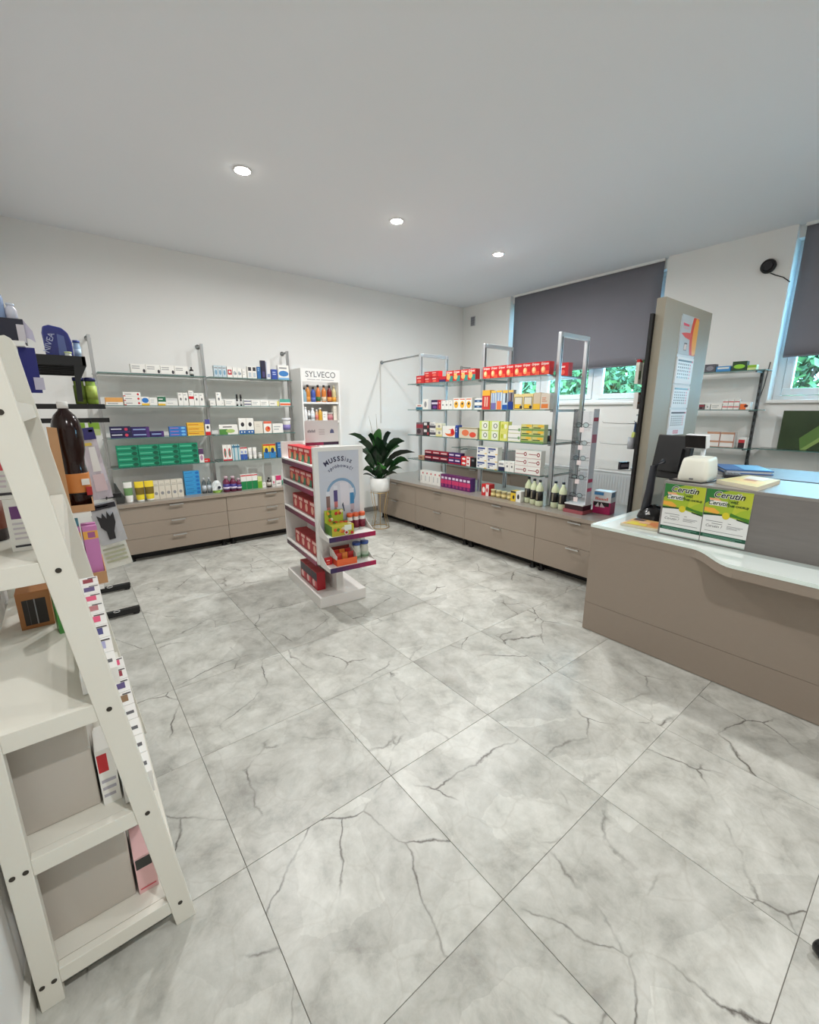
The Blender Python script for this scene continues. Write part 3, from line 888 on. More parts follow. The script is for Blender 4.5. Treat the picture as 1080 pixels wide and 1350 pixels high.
LEVEL = {'A1': 1.835, 'A2': 1.535, 'A3': 1.225, 'A4': .935, 'A0': .6, 'B1': 1.80, 'B2': 1.495, 'B3': 1.187, 'B4': .885, 'B0': .6}
PROD = [
    ('A1', -0.279, 0.227, 4.44, 0.09, 4, 1, 0.09, 'white_script', 'medicine_box', 'white medicine box with dark script'),
    ('A2', -0.52, -0.38, 4.44, 0.072, 1, 1, 0.09, 'orange_top', 'ointment_box', 'flat white box with an orange top half on the second glass shelf'),
    ('A2', -0.373, -0.226, 4.44, 0.126, 1, 3, 0.09, 'white_redmark', 'ointment_box', 'flat white box with a red mark'),
    ('A2', -0.227, -0.159, 4.44, 0.084, 1, 1, 0.09, 'blue_yellow', 'ointment_box', 'small white box with blue patch and yellow foot beside a stack of three flat boxes'),
    ('A2', -0.16, -0.088, 4.44, 0.077, 1, 1, 0.09, 'white_plain', 'ointment_box', 'plain white box between a blue patched box and a green patched box'),
    ('A2', -0.085, -0.01, 4.44, 0.091, 1, 1, 0.09, 'green_yellow', 'ointment_box', 'small white box with green patch and yellow foot'),
    ('A2', -0.012, 0.091, 4.44, 0.047, 1, 1, 0.09, 'white_low', 'ointment_box', 'low white box lying between a green patched box and upright white boxes'),
    ('A2', 0.102, 0.197, 4.44, 0.129, 2, 1, 0.05, 'white_dot', 'dropper_box', 'upright slim white dotted box on second glass shelf'),
    ('A2', 0.202, 0.252, 4.44, 0.152, 1, 1, 0.05, 'white_redband', 'dropper_box', 'upright slim white box with a red band'),
    ('A2', 0.253, 0.352, 4.44, 0.129, 2, 1, 0.05, 'white_dot', 'dropper_box', 'upright slim white dotted box by the steel post'),
    ('A3', -0.523, -0.352, 4.44, 0.111, 1, 2, 0.05, 'navy_paste', 'toothpaste_box', 'navy toothpaste box with white lettering'),
    ('A3', -0.35, -0.192, 4.44, 0.104, 1, 2, 0.05, 'violet_paste', 'toothpaste_box', 'dark violet toothpaste box with a pale stripe'),
    ('A3', -0.19, -0.066, 4.44, 0.057, 1, 1, 0.05, 'violet_paste', 'toothpaste_box', 'single dark violet toothpaste box lying alone on the shelf'),
    ('A3', -0.017, 0.145, 4.44, 0.099, 1, 3, 0.05, 'blue_paste', 'toothpaste_box', 'bright blue toothpaste box'),
    ('A3', 0.154, 0.32, 4.44, 0.136, 1, 3, 0.05, 'yellow_paste', 'toothpaste_box', 'yellow orange toothpaste box'),
    ('A3', 0.33, 0.383, 4.44, 0.167, 1, 1, 0.04, 'white_bluered', 'mouth_care_box', 'upright white box with blue top and red foot beside yellow toothpaste boxes'),
    ('A4', -0.497, 0.236, 4.44, 0.216, 4, 4, 0.05, 'green_paste', 'toothpaste_box', 'emerald green herbal toothpaste box'),
    ('A4', 0.238, 0.288, 4.44, 0.149, 1, 1, 0.04, 'white_violet', 'mouth_care_box', 'upright white box with a violet picture beside the emerald boxes'),
    ('A4', 0.286, 0.346, 4.44, 0.038, 1, 1, 0.04, 'red_low', 'mouth_care_box', 'small red box lying beside the emerald toothpaste boxes'),
    ('A0', -0.246, 0.037, 4.37, 0.189, 5, 1, 0.06, 'cream_mono', 'lotion_box', 'upright cream box with a grey monogram'),
    ('A0', 0.064, 0.217, 4.42, 0.254, 1, 6, 0.05, 'skyblue_paste', 'toothpaste_box', 'sky blue toothpaste box'),
    ('A1', 0.478, 0.606, 4.44, 0.118, 3, 1, 0.05, 'pale_drop', 'eye_drop_box', 'pale blue box with a drop shape'),
    ('A1', 0.612, 0.668, 4.44, 0.114, 1, 1, 0.05, 'white_redsquare', 'eye_drop_box', 'white box with a red square beside pale blue boxes'),
    ('A1', 0.672, 0.768, 4.44, 0.107, 2, 1, 0.05, 'white_wave', 'eye_drop_box', 'white box with a grey wave'),
    ('A1', 0.774, 0.819, 4.44, 0.095, 1, 1, 0.05, 'white_plain', 'eye_drop_box', 'plain white box beside a pair of wavy white boxes'),
    ('A1', 0.831, 0.934, 4.44, 0.128, 2, 1, 0.05, 'white_blackcap', 'serum_box', 'white box with a black top third'),
    ('A1', 0.94, 0.98, 4.44, 0.129, 1, 1, 0.05, 'blue_wave', 'serum_box', 'mid blue upright box beside black topped boxes'),
    ('A1', 0.989, 1.04, 4.44, 0.2, 1, 1, 0.04, 'navy_tall', 'serum_box', 'tall navy black box, highest on the top glass shelf'),
    ('A1', 1.042, 1.094, 4.44, 0.19, 1, 1, 0.04, 'white_tall', 'serum_box', 'tall white box beside the tall navy box'),
    ('A1', 1.108, 1.175, 4.44, 0.111, 1, 1, 0.05, 'royal_blue', 'serum_box', 'royal blue box beside a tall white box'),
    ('A1', 1.186, 1.319, 4.44, 0.163, 1, 1, 0.06, 'white_bluecloud', 'cream_box', 'large white box with a blue cloud at the end of the top glass shelf'),
    ('A2', 0.406, 0.46, 4.44, 0.053, 1, 1, 0.06, 'white_low', 'cream_box', 'low white box beside an upright white box'),
    ('A2', 0.472, 0.527, 4.44, 0.141, 1, 1, 0.04, 'white_dot', 'cream_box', 'upright white box standing between low white boxes'),
    ('A2', 0.525, 0.551, 4.44, 0.054, 1, 1, 0.06, 'white_low', 'cream_box', 'very narrow low white box beside an upright white box'),
    ('A2', 0.559, 0.669, 4.44, 0.064, 1, 1, 0.05, 'white_lines', 'cream_box', 'wide white box with grey lines on the second glass shelf'),
    ('A2', 0.766, 0.845, 4.44, 0.066, 1, 2, 0.05, 'navy_stripe', 'cream_box', 'white box with a navy stripe'),
    ('A2', 0.849, 1.05, 4.44, 0.061, 2, 1, 0.05, 'white_lines', 'cream_box', 'low white box with grey lines'),
    ('A2', 1.055, 1.172, 4.44, 0.056, 1, 1, 0.05, 'white_yellowfoot', 'cream_box', 'low white box with a pale yellow edge'),
    ('A2', 1.181, 1.312, 4.44, 0.079, 1, 1, 0.05, 'orange_teal', 'cream_box', 'white box with orange and teal stripes at the shelf end'),
    ('A3', 0.471, 0.669, 4.44, 0.108, 1, 1, 0.05, 'green_leaf', 'cream_box', 'wide white and green box with a leaf on the third glass shelf'),
    ('A3', 0.686, 0.854, 4.44, 0.176, 2, 1, 0.05, 'white_bluefoot', 'lotion_box', 'tall white box with a blue foot'),
    ('A3', 0.859, 0.957, 4.44, 0.138, 1, 1, 0.05, 'white_emboss', 'lotion_box', 'plain off white box beside the blue footed boxes'),
    ('A3', 0.968, 1.063, 4.44, 0.137, 1, 1, 0.05, 'orange_flower', 'lotion_box', 'white and orange box with a flower picture'),
    ('A3', 1.075, 1.202, 4.44, 0.109, 1, 1, 0.05, 'white_lines', 'lotion_box', 'wide white box with faint lines beside the orange flower box'),
    ('A4', 0.486, 0.583, 4.44, 0.177, 2, 1, 0.04, 'white_redstripe', 'tube_box', 'white box with a red and green swirl'),
    ('A4', 0.587, 0.673, 4.44, 0.176, 2, 1, 0.04, 'teal_stripe', 'tube_box', 'pale teal striped box'),
    ('A4', 0.676, 0.755, 4.44, 0.14, 2, 1, 0.04, 'blue_red', 'tube_box', 'blue white box with a red top edge'),
    ('A4', 0.943, 1.089, 4.44, 0.161, 2, 1, 0.04, 'blue_yellow_diag', 'tube_box', 'blue and yellow box'),
    ('A4', 1.11, 1.186, 4.44, 0.177, 1, 1, 0.04, 'blue_wave', 'tube_box', 'mid blue box behind the promotional stand end'),
    ('A0', 0.631, 0.823, 4.37, 0.172, 3, 1, 0.05, 'green_white_red', 'tablet_box', 'green and white box with a red top edge'),
    ('A0', 0.822, 0.874, 4.37, 0.133, 1, 1, 0.05, 'lime_box', 'tablet_box', 'lime green box beside the red edged green boxes'),
    ('A0', 0.874, 0.92, 4.37, 0.06, 1, 1, 0.04, 'white_plain', 'tablet_box', 'tiny white box lying beside a dark bottle'),
    ('A0', 0.992, 1.034, 4.37, 0.124, 1, 1, 0.04, 'white_pink', 'tablet_box', 'slim white box with pink print beside a dark bottle'),
    ('A0', 1.039, 1.105, 4.37, 0.128, 1, 1, 0.04, 'pink_white', 'tablet_box', 'pink and white box near the cabinet end'),
    ('B1', 3.486, 3.634, 2.6, 0.092, 1, 1, 0.07, 'red_small', 'tablet_box', 'small red box standing first on the top glass shelf of the island'),
    ('B1', 3.227, 3.481, 2.6, 0.128, 2, 2, 0.06, 'red_small', 'tablet_box', 'small red box'),
    ('B1', 3.112, 3.221, 2.6, 0.062, 1, 1, 0.07, 'red_navy', 'tablet_box', 'low red and navy box between red box groups'),
    ('B1', 2.651, 3.102, 2.6, 0.114, 4, 1, 0.07, 'gripex_teal', 'cold_medicine_box', 'red box with teal corner'),
    ('B1', 1.762, 2.545, 2.6, 0.117, 8, 1, 0.07, 'gripex_red', 'cold_medicine_box', 'bright red and orange box'),
    ('B1', 1.76, 1.856, 2.9, 0.123, 1, 1, 0.07, 'red_small', 'cold_medicine_box', 'dark red box standing alone behind the tall aluminium frame'),
    ('B2', 3.513, 3.638, 2.6, 0.064, 1, 1, 0.07, 'teal_low', 'tablet_box', 'low white and teal box at the free end of the island second shelf'),
    ('B2', 3.361, 3.509, 2.6, 0.12, 1, 1, 0.07, 'white_grey', 'tablet_box', 'white box beside a dark purple box on the island'),
    ('B2', 3.224, 3.353, 2.6, 0.11, 1, 1, 0.07, 'purple_dark', 'tablet_box', 'dark purple box with pink edge on the island'),
    ('B2', 3.181, 3.219, 2.6, 0.108, 1, 1, 0.07, 'red_small', 'tablet_box', 'narrow red box beside the dark purple box'),
    ('B2', 2.987, 3.176, 2.6, 0.102, 3, 1, 0.05, 'white_dot', 'tablet_box', 'slim white box with a small dark mark'),
    ('B2', 2.69, 2.979, 2.6, 0.125, 3, 1, 0.06, 'yellow_circle', 'vitamin_box', 'white box with a yellow figure'),
    ('B2', 2.544, 2.651, 2.6, 0.114, 1, 2, 0.06, 'blue_stripe', 'vitamin_box', 'white and navy striped box'),
    ('B2', 2.439, 2.547, 2.6, 0.194, 1, 1, 0.06, 'orange_red', 'syrup_box', 'tall orange and red box on the island second shelf'),
    ('B2', 1.912, 2.137, 2.6, 0.147, 2, 1, 0.06, 'yellow_photo', 'syrup_box', 'pale yellow box with dark border'),
    ('B2', 1.832, 1.91, 2.6, 0.153, 1, 1, 0.06, 'beige_yellow', 'syrup_box', 'tall beige box with yellow foot'),
    ('B2', 1.731, 1.83, 2.6, 0.147, 1, 1, 0.06, 'beige_orange', 'syrup_box', 'tall beige box with orange foot beside the aluminium frame'),
    ('B3', 3.5, 3.631, 2.6, 0.153, 1, 1, 0.07, 'darkred_grey', 'herb_box', 'dark red and grey box at the free end of the island third shelf'),
    ('B3', 3.382, 3.495, 2.6, 0.161, 1, 2, 0.06, 'black_white', 'herb_box', 'black and white box'),
    ('B3', 3.268, 3.377, 2.6, 0.16, 1, 2, 0.06, 'grey_white', 'herb_box', 'grey and white box'),
    ('B3', 3.155, 3.263, 2.6, 0.15, 1, 2, 0.06, 'cream_yellow', 'herb_box', 'cream box'),
    ('B3', 2.934, 3.144, 2.6, 0.123, 1, 1, 0.07, 'orange_white', 'herb_box', 'large white box with an orange swoosh'),
    ('B3', 2.894, 2.93, 2.6, 0.137, 1, 1, 0.07, 'royal_blue', 'herb_box', 'narrow blue box beside the orange swoosh box'),
    ('B3', 2.596, 2.876, 2.6, 0.117, 1, 1, 0.07, 'carton_orange', 'display_carton', 'open cream carton with orange flowers on the island third shelf'),
    ('B3', 2.296, 2.569, 2.6, 0.193, 2, 2, 0.06, 'lime_bunny', 'herb_box', 'lime and white box'),
    ('B3', 2.189, 2.291, 2.6, 0.19, 1, 2, 0.06, 'lime_mini', 'herb_box', 'small yellow lime box'),
    ('B3', 2.03, 2.183, 2.6, 0.156, 1, 2, 0.06, 'white_greenline', 'herb_box', 'white box with a green line'),
    ('B3', 1.767, 2.027, 2.6, 0.172, 2, 3, 0.06, 'yellow_green', 'herb_box', 'yellow and green box'),
    ('B3', 1.842, 1.922, 2.85, 0.121, 1, 1, 0.07, 'black_white', 'herb_box', 'black and white box beside the aluminium frame'),
    ('B4', 3.48, 3.584, 2.6, 0.051, 1, 1, 0.07, 'beige_small', 'heart_box', 'small beige box at the free end of the island lowest shelf'),
    ('B4', 3.041, 3.464, 2.6, 0.125, 3, 2, 0.06, 'crimson_dark', 'heart_box', 'crimson and black box'),
    ('B4', 2.834, 3.035, 2.6, 0.127, 2, 2, 0.06, 'violet_red', 'heart_box', 'violet and white box'),
    ('B4', 2.685, 2.828, 2.6, 0.099, 1, 2, 0.06, 'red_white', 'heart_box', 'red and white box'),
    ('B4', 2.617, 2.676, 2.6, 0.096, 1, 1, 0.07, 'black_box', 'heart_box', 'small black box beside red and white boxes'),
    ('B4', 2.303, 2.593, 2.6, 0.23, 2, 3, 0.07, 'white_navy_text', 'magnesium_box', 'white box with navy lettering'),
    ('B4', 2.206, 2.29, 2.6, 0.097, 1, 1, 0.07, 'white_navy_foot', 'magnesium_box', 'white box with a dark navy foot'),
    ('B4', 2.087, 2.201, 2.6, 0.102, 2, 1, 0.06, 'white_dot', 'magnesium_box', 'white box with a grey emblem'),
    ('B4', 1.78, 2.08, 2.6, 0.231, 2, 3, 0.07, 'white_redline', 'magnesium_box', 'white box with a red key line'),
    ('B0', 3.135, 3.513, 2.57, 0.159, 5, 1, 0.08, 'white_needle', 'thermometer_box', 'slim white box'),
    ('B0', 2.642, 3.126, 2.57, 0.152, 8, 1, 0.08, 'purple_pink', 'tablet_box', 'purple and pink box'),
    ('B0', 2.375, 2.478, 2.57, 0.123, 1, 1, 0.09, 'red_white', 'tablet_box', 'red and white box beside four small jars'),
    ('B0', 2.025, 2.09, 2.57, 0.103, 1, 1, 0.09, 'yellow_black', 'tablet_box', 'yellow box with black top beside small jars'),
    ('B0', 1.961, 2.021, 2.57, 0.108, 1, 1, 0.09, 'white_black', 'tablet_box', 'white box with a black drop beside the yellow box'),
]
for (sh, a, b_, pl, H, n, m_, d, style, name, label) in PROD:
    grid_of(name, style, a, b_, LEVEL[sh], pl, H, n, m_, d, label, sh[0])


# ============================================================ BOTTLES, TUBES, JARS
def bottle(name, label, loc, r, h, body, cap, lab=None, group=None, neck=0.36, labz=(0.18, 0.6), glass=False, cat='bottle', caph=0.14, band=None):
    t = thing(name, label, cat, loc, 0.0, group)
    hb = h * (1 - caph)
    bm_ = glass_mat('bottle_%d_%d_%d' % tuple(body), body, 0.2, 0.05) if glass else mat(body, 0.25)
    MB().lathe([(r * 0.9, 0), (r, h * 0.03), (r, hb * 0.72), (r * 0.86, hb * 0.82), (r * neck, hb * 0.93), (r * neck, hb)], bm_, seg=16).build('body', t)
    MB().lathe([(r * neck * 1.15, hb), (r * neck * 1.15, h * 0.985), (r * neck * 0.9, h)], mat(cap, 0.4), seg=14).build('cap', t)
    if lab:
        MB().lathe([(r * 1.012, hb * labz[0]), (r * 1.012, hb * labz[1])], mat(lab, 0.5), seg=16).build('label_sleeve', t)
    if band:
        MB().lathe([(r * 1.02, hb * (labz[0] + 0.05)), (r * 1.02, hb * (labz[0] + 0.2))], mat(band, 0.5), seg=16).build('label_band', t)
    return t


def squeeze_tube(name, label, loc, w_, h, body, prints, rz=0.0, group=None, cap=(240, 238, 232)):
    """cosmetic tube standing on its cap: flat crimp on top"""
    t = thing(name, label, 'tube', loc, rz, group)
    mb = MB()
    seg = 14; rows = [(0.10, 0.42, 0.42), (0.35, 0.47, 0.36), (0.7, 0.5, 0.2), (0.97, 0.5, 0.03), (1.0, 0.5, 0.03)]
    m0 = mat(body, 0.35)
    for (z, ax, ay) in rows:
        for k in range(seg):
            a = 2 * math.pi * k / seg
            mb.v.append((w_ * ax * math.cos(a), w_ * ay * math.sin(a), h * z))
    for i in range(len(rows) - 1):
        c = mat(prints[i % len(prints)], 0.35)
        for k in range(seg):
            k2 = (k + 1) % seg
            mb.face([i * seg + k, i * seg + k2, (i + 1) * seg + k2, (i + 1) * seg + k], c, True)
    mb.face([len(mb.v) - seg + k for k in range(seg)], m0)
    mb.build('body', t)
    MB().lathe([(w_ * 0.4, 0), (w_ * 0.4, h * 0.1)], mat(cap, 0.4), seg=14).build('cap', t)
    return t


# on the wall shelves
bottle('dropper_bottle', 'small dark dropper bottle with white label beside four scripted boxes', (0.262, 4.46, 1.8355), 0.019, 0.088, (40, 34, 34), BLACK and (24, 22, 22), (220, 220, 216))
for x, nm in ((0.70, 'grey lined box'), (0.742, 'navy striped boxes')):
    bottle('mascara_stick', 'slim dark stick with white label beside the ' + nm, (x, 4.47, 1.5355), 0.011, 0.125, (52, 48, 52), (24, 22, 24), (216, 214, 212), group='pair of slim dark sticks', neck=0.8, caph=0.35)
t = thing('cream_tub', 'white flaring tub with violet print at the end of the third glass shelf', 'tub', (1.272, 4.50, 1.2255))
MB().lathe([(0.04, 0), (0.05, 0.13), (0.05, 0.135)], mat((238, 236, 234), 0.4), seg=20).build('body', t)
MB().lathe([(0.053, 0.135), (0.053, 0.165), (0.05, 0.17)], mat((226, 226, 230), 0.4), seg=20).build('lid', t)
MB().lathe([(0.0435, 0.03), (0.0475, 0.09)], mat((140, 130, 190), 0.5), seg=20).build('label_sleeve', t)
for x, nm in ((0.795, 'blue white boxes'), (0.848, 'tiny white jar')):
    squeeze_tube('cream_tube', 'plain white tube standing on its cap beside the ' + nm, (x, 4.47, 0.9355), 0.045, 0.13, WH, [WH, (224, 222, 220), WH, WH], group='pair of plain white tubes')
bottle('cream_jar', 'tiny white jar beside two white tubes', (0.905, 4.46, 0.9355), 0.02, 0.07, (230, 228, 222), (206, 204, 200), neck=0.9)
# on the wall cabinet
squeeze_tube('hand_cream_tube', 'white tube with green leaf print standing on the wall cabinet', (-0.455, 4.36, 0.6005), 0.075, 0.21, WH, [WH, (110, 150, 96), WH, (60, 100, 60)])
for x, nm in ((-0.36, 'green leaf tube'), (-0.275, 'cream monogram boxes')):
    squeeze_tube('hand_cream_tube', 'yellow tube with dark band and white cap beside the ' + nm, (x, 4.36, 0.6005), 0.08, 0.20, (238, 210, 40), [(238, 214, 50), (120, 100, 30), (244, 214, 50), (236, 206, 60)], group='pair of yellow tubes')
bottle('spray_bottle', 'clear spray bottle right beside the sky blue stack', (0.252, 4.42, 0.6005), 0.022, 0.17, (214, 222, 226), (200, 204, 208), (200, 208, 214), group='pair of clear spray bottles', glass=True)
bottle('spray_bottle', 'clear spray bottle beside the crumpled white bag', (0.305, 4.42, 0.6005), 0.022, 0.17, (214, 222, 226), (200, 204, 208), (200, 208, 214), group='pair of clear spray bottles', glass=True)
t = thing('cotton_bag', 'crumpled white bag with green corner lying on the wall cabinet', 'bag', (0.372, 4.38, 0.6005))
mb = MB()
for i, (z, s_) in enumerate([(0, 0.8), (0.03, 1.0), (0.07, 0.9), (0.11, 0.75), (0.135, 0.3)]):
    for k in range(12):
        a = 2 * math.pi * k / 12
        q = s_ * (0.05 + 0.008 * math.sin(3 * a + i * 2))
        mb.v.append((q * math.cos(a) * 1.1, q * math.sin(a) * 0.6, z))
for i in range(4):
    for k in range(12):
        k2 = (k + 1) % 12
        mb.face([i * 12 + k, i * 12 + k2, i * 12 + 12 + k2, i * 12 + 12 + k], mat((150, 190, 90), 0.3) if (i == 0 and k > 5) else mat((226, 232, 232), 0.25), False)
mb.face([48 + k for k in range(12)], mat((226, 232, 232), 0.25))
mb.build('pouch', t)
MB().lathe([(0.016, 0), (0.016, 0.004)], mat((40, 44, 60), 0.4), axis='y', c=(0.015, -0.038, 0.06), seg=14).build('emblem', t)
for x, h, nm in ((0.468, 0.175, 'beside the crumpled white bag'), (0.541, 0.17, 'between two alike'), (0.603, 0.14, 'beside the red edged green boxes')):
    bottle('mouthwash_bottle', 'stout purple bottle with violet label, ' + nm, (x, 4.36, 0.6005), 0.036 if h > .15 else 0.029, h, (110, 40, 70), (206, 180, 190), (66, 56, 130), group='row of purple bottles', neck=0.5, band=(220, 206, 226))
bottle('syrup_bottle', 'dark brown bottle with white cap and pale label', (0.955, 4.37, 0.6005), 0.026, 0.115, (50, 34, 30), (30, 28, 28), (214, 206, 196))
bottle('nasal_spray', 'slim white spray with green foot at the cabinet end', (1.13, 4.38, 0.6005), 0.014, 0.19, (236, 238, 236), (240, 240, 240), (80, 160, 130), neck=0.5, labz=(.05, .4))
t = thing('zip_pouch', 'dark crumpled pouch leaning beside the green leaf tube', 'pouch', (-0.535, 4.36, 0.6005))
MB().prism([(-0.03, 0), (0.035, 0), (0.045, 0.06), (0.01, 0.13), (-0.015, 0.20), (-0.03, 0.21)], 'y', -0.02, 0.03, mat((58, 60, 58), 0.5)).build('pouch', t, bev=0.006)

# on the island: packs, jars, clear bottles with black labels
ST['brush_blue'] = ((214, 226, 234), [(.2, .3, .35, .9, (84, 120, 180)), (.6, .3, .75, .9, (84, 120, 180)), (0, 0, 1, .35, (120, 110, 170)), (0, .88, 1, 1, (244, 196, 90))], None)
ST['brush_orange'] = ((214, 226, 234), [(.15, .3, .3, .95, (90, 130, 190)), (.55, .3, .7, .95, (90, 130, 190)), (.1, 0, .9, .45, (240, 130, 80)), (0, .9, 1, 1, (240, 190, 80))], None)
ST['brush_black'] = ((200, 216, 230), [(.55, .35, .85, .85, (36, 48, 70)), (0, 0, 1, .25, (36, 90, 170)), (0, .85, 1, 1, (240, 190, 80))], None)
ST['brush_navy'] = ((150, 150, 160), [(.2, .4, .8, .85, (70, 66, 80)), (0, 0, 1, .4, (28, 60, 140)), (0, .88, 1, 1, (240, 196, 100)), (.35, .45, .42, .85, (220, 180, 180))], None)
for (ya, yb, st, nm) in [(2.43, 2.365, 'brush_blue', 'lilac footed'), (2.36, 2.285, 'brush_orange', 'orange footed'), (2.28, 2.215, 'brush_black', 'blue footed'), (2.21, 2.145, 'brush_navy', 'navy footed')]:
    carton('toothbrush_pack', st, ya - yb - 0.003, 0.04, 0.185, (2.605, (ya + yb) / 2, 1.4955), R(-90), nm + ' toothbrush pack with yellow header on the island second shelf', 'pack')
for k in range(4):
    bottle('spice_jar', 'small glass jar with pale gold lid, ' + ['beside the red and white box', 'second from the red and white box', 'third from the red and white box', 'beside the yellow box'][k], (2.60, 2.335 - k * 0.072, 0.6005), 0.028, 0.078, (196, 176, 120), (206, 196, 150), (232, 214, 150), group='row of four small jars', neck=0.9, caph=0.2, cat='jar')
for (x, y, h, nm) in [(2.638, 1.925, .255, 'farthest from the tall frame'), (2.61, 1.84, .25, 'between two alike'), (2.585, 1.76, .25, 'just before the tall frame'), (2.645, 1.632, .25, 'just past the tall frame'), (2.62, 1.535, .255, 'nearest the spectacle stand')]:
    t = thing('water_bottle', 'clear bottle with pale drink and black label, ' + nm, 'bottle', (x, y, 0.6005), group='clear bottles with black labels')
    LIQ = mat((222, 228, 192), 0.1, spec=0.6)
    MB().lathe([(0.030, 0), (0.036, 0.01), (0.036, 0.06), (0.034, 0.10), (0.036, 0.15), (0.034, 0.175), (0.024, 0.20), (0.014, 0.215), (0.0125, h - 0.02)], LIQ, seg=16).build('body', t)
    MB().lathe([(0.0366, 0.055), (0.0355, 0.10), (0.0366, 0.145)], mat((22, 20, 22), 0.4), seg=16).build('label_sleeve', t)
    MB().box(-0.0385, -0.036, -0.008, 0.008, 0.065, 0.135, mat((130, 122, 104), 0.4)).build('label_print', t)
    MB().lathe([(0.014, h - 0.02), (0.014, h - 0.003), (0.011, h)], mat((34, 44, 56), 0.4), seg=12).build('cap', t)

# spectacle display stand
t = thing('spectacle_stand', 'clear acrylic spectacle stand on the island end with white side strips', 'display stand', (2.66, 1.395, 0.6005))
ACR = glass_mat('acrylic', (250, 251, 253), 0.15)
bx('base', t, -0.09, 0.07, -0.095, 0.095, 0.0, 0.03, mat((170, 90, 96), 0.4))
bx('base_box', t, -0.08, 0.06, -0.085, 0.085, 0.03, 0.075, mat((60, 34, 40), 0.4))
bx('base_top', t, -0.085, 0.065, -0.09, 0.09, 0.075, 0.085, mat((238, 238, 238), 0.2))
bx('side_strip', t, -0.05, 0.03, 0.09, 0.094, 0.085, 0.90, ACR)
st_ = bx('side_strip', t, -0.06, 0.03, -0.094, -0.09, 0.085, 0.90, mat((232, 230, 234), 0.4))
for z, c in ((0.80, (196, 40, 70)), (0.62, (206, 120, 140)), (0.28, (206, 40, 90)), (0.2, (226, 80, 120))):
    bx('strip_print', st_, -0.05, 0.02, -0.0952, -0.094, z, z + (0.07 if z == 0.62 else 0.03), mat(c, 0.4))
bx('back_panel', t, 0.03, 0.036, -0.09, 0.09, 0.085, 0.88, ACR)
GZ = [0.755, 0.605, 0.475, 0.31, 0.15]
for z in GZ:
    bx('rest', t, -0.035, 0.03, -0.09, 0.09, z - 0.012, z - 0.009, ACR)
for z, c, nm in zip(GZ, [(60, 56, 60), (110, 100, 96), (84, 88, 96), (36, 38, 46), (50, 48, 60)],
                    ['topmost', 'second from top', 'middle', 'second from bottom', 'lowest']):
    g = thing('reading_glasses', 'dark rimmed reading glasses, %s on the acrylic spectacle stand' % nm, 'glasses', (2.60, 1.395, 0.6005 + z + 0.012))
    gm = mat(c, 0.3)
    for s_ in (-1, 1):
        MB().tube([(0, s_ * 0.033 + 0.026 * math.cos(a * math.pi / 7), 0.019 * math.sin(a * math.pi / 7)) for a in range(14)], 0.0026, gm, 6, True).build('rim', g)
        MB().tube([(0, s_ * 0.059, 0.004), (0.03, s_ * 0.063, 0.004), (0.10, s_ * 0.060, -0.004)], 0.002, gm, 6).build('temple', g)
        MB().lathe([(0.024, -0.0005), (0.024, 0.0005)], PANE, axis='x', c=(0, s_ * 0.033, 0), seg=14).build('lens', g)
    MB().tube([(0, -0.008, 0.004), (0, 0, 0.008), (0, 0.008, 0.004)], 0.002, gm, 6).build('bridge', g)
    bx('price_tag', g, -0.004, -0.003, -0.02, 0.02, -0.06, -0.02, mat((240, 226, 226), 0.5))

# magenta display carton with blue white lid box
t = thing('sweets_carton', 'magenta display carton with a white and blue upper half beside the spectacle stand', 'carton', (2.80, 1.235, 0.6005), R(-84))
W2 = 0.075
bx('carton_body', t, -W2, W2, -0.055, 0.055, 0, 0.105, mat((176, 30, 90), 0.4))
up = bx('upper_half', t, -W2, W2, -0.055, 0.055, 0.105, 0.20, mat((226, 226, 226), 0.4))
bx('blue_flash', up, -W2 + 0.004, 0.01, -0.0562, -0.055, 0.165, 0.192, mat((70, 140, 196), 0.4))
bx('blue_flash', up, W2, W2 + 0.0012, -0.05, 0.03, 0.15, 0.192, mat((60, 130, 180), 0.4))
for k in range(8):
    bx('script_stroke', up, -0.058 + k * 0.014, -0.049 + k * 0.014, -0.0562, -0.055, 0.122, 0.147 if k in (0, 1, 7) else 0.138, mat((220, 96, 80), 0.4))
bx('dark_window', t, -W2 + 0.006, W2 - 0.012, -0.0565, -0.055, 0.07, 0.104, mat((30, 24, 26), 0.4))
MB().prism([(-0.055, 0.06), (-0.02, 0.06), (-0.03, 0.10)], 'y', -0.062, -0.057, mat((230, 224, 220), 0.4)).build('paper_flag', t)
MB().prism([(-0.012, 0.06), (0.03, 0.06), (-0.002, 0.10)], 'y', -0.062, -0.057, mat((236, 214, 220), 0.4)).build('paper_flag', t)

# ============================================================ WHITE BOTTLE STAND (beside the wall cabinets)
t = thing('bottle_stand', 'tall white shelf stand with a lettered header and rows of bottles', 'display stand', (1.44, 4.40, 0))
SW, SD, SH = 0.525, 0.29, 1.975
bx('side_panel', t, 0, 0.022, 0, SD, 0, SH, WHITEP)
bx('side_panel', t, SW - 0.022, SW, 0, SD, 0, SH - 0.14, WHITEP)
bx('back_panel', t, 0.022, SW - 0.022, SD - 0.012, SD, 0.05, SH - 0.02, WHITEP)
hd = bx('header', t, 0, SW, -0.012, 0.0, SH - 0.15, SH, WHITEP)
lettering('SYLVECO', 0.098, mat((92, 92, 96), 0.5), hd, (SW / 2, -0.0135, SH - 0.068), space=1.0)
for k, (a, b_) in enumerate([(0.08, 0.19), (0.20, 0.25), (0.265, 0.44)]):
    bx('small_print', hd, a, b_, -0.0128, -0.012, SH - 0.131, SH - 0.121, mat((186, 186, 188), 0.5))
for z in (1.585, 1.355, 1.05, 0.70, 0.35, 0.08):
    bx('shelf', t, 0.022, SW - 0.022, 0.0, SD - 0.012, z - 0.022, z, WHITEP)
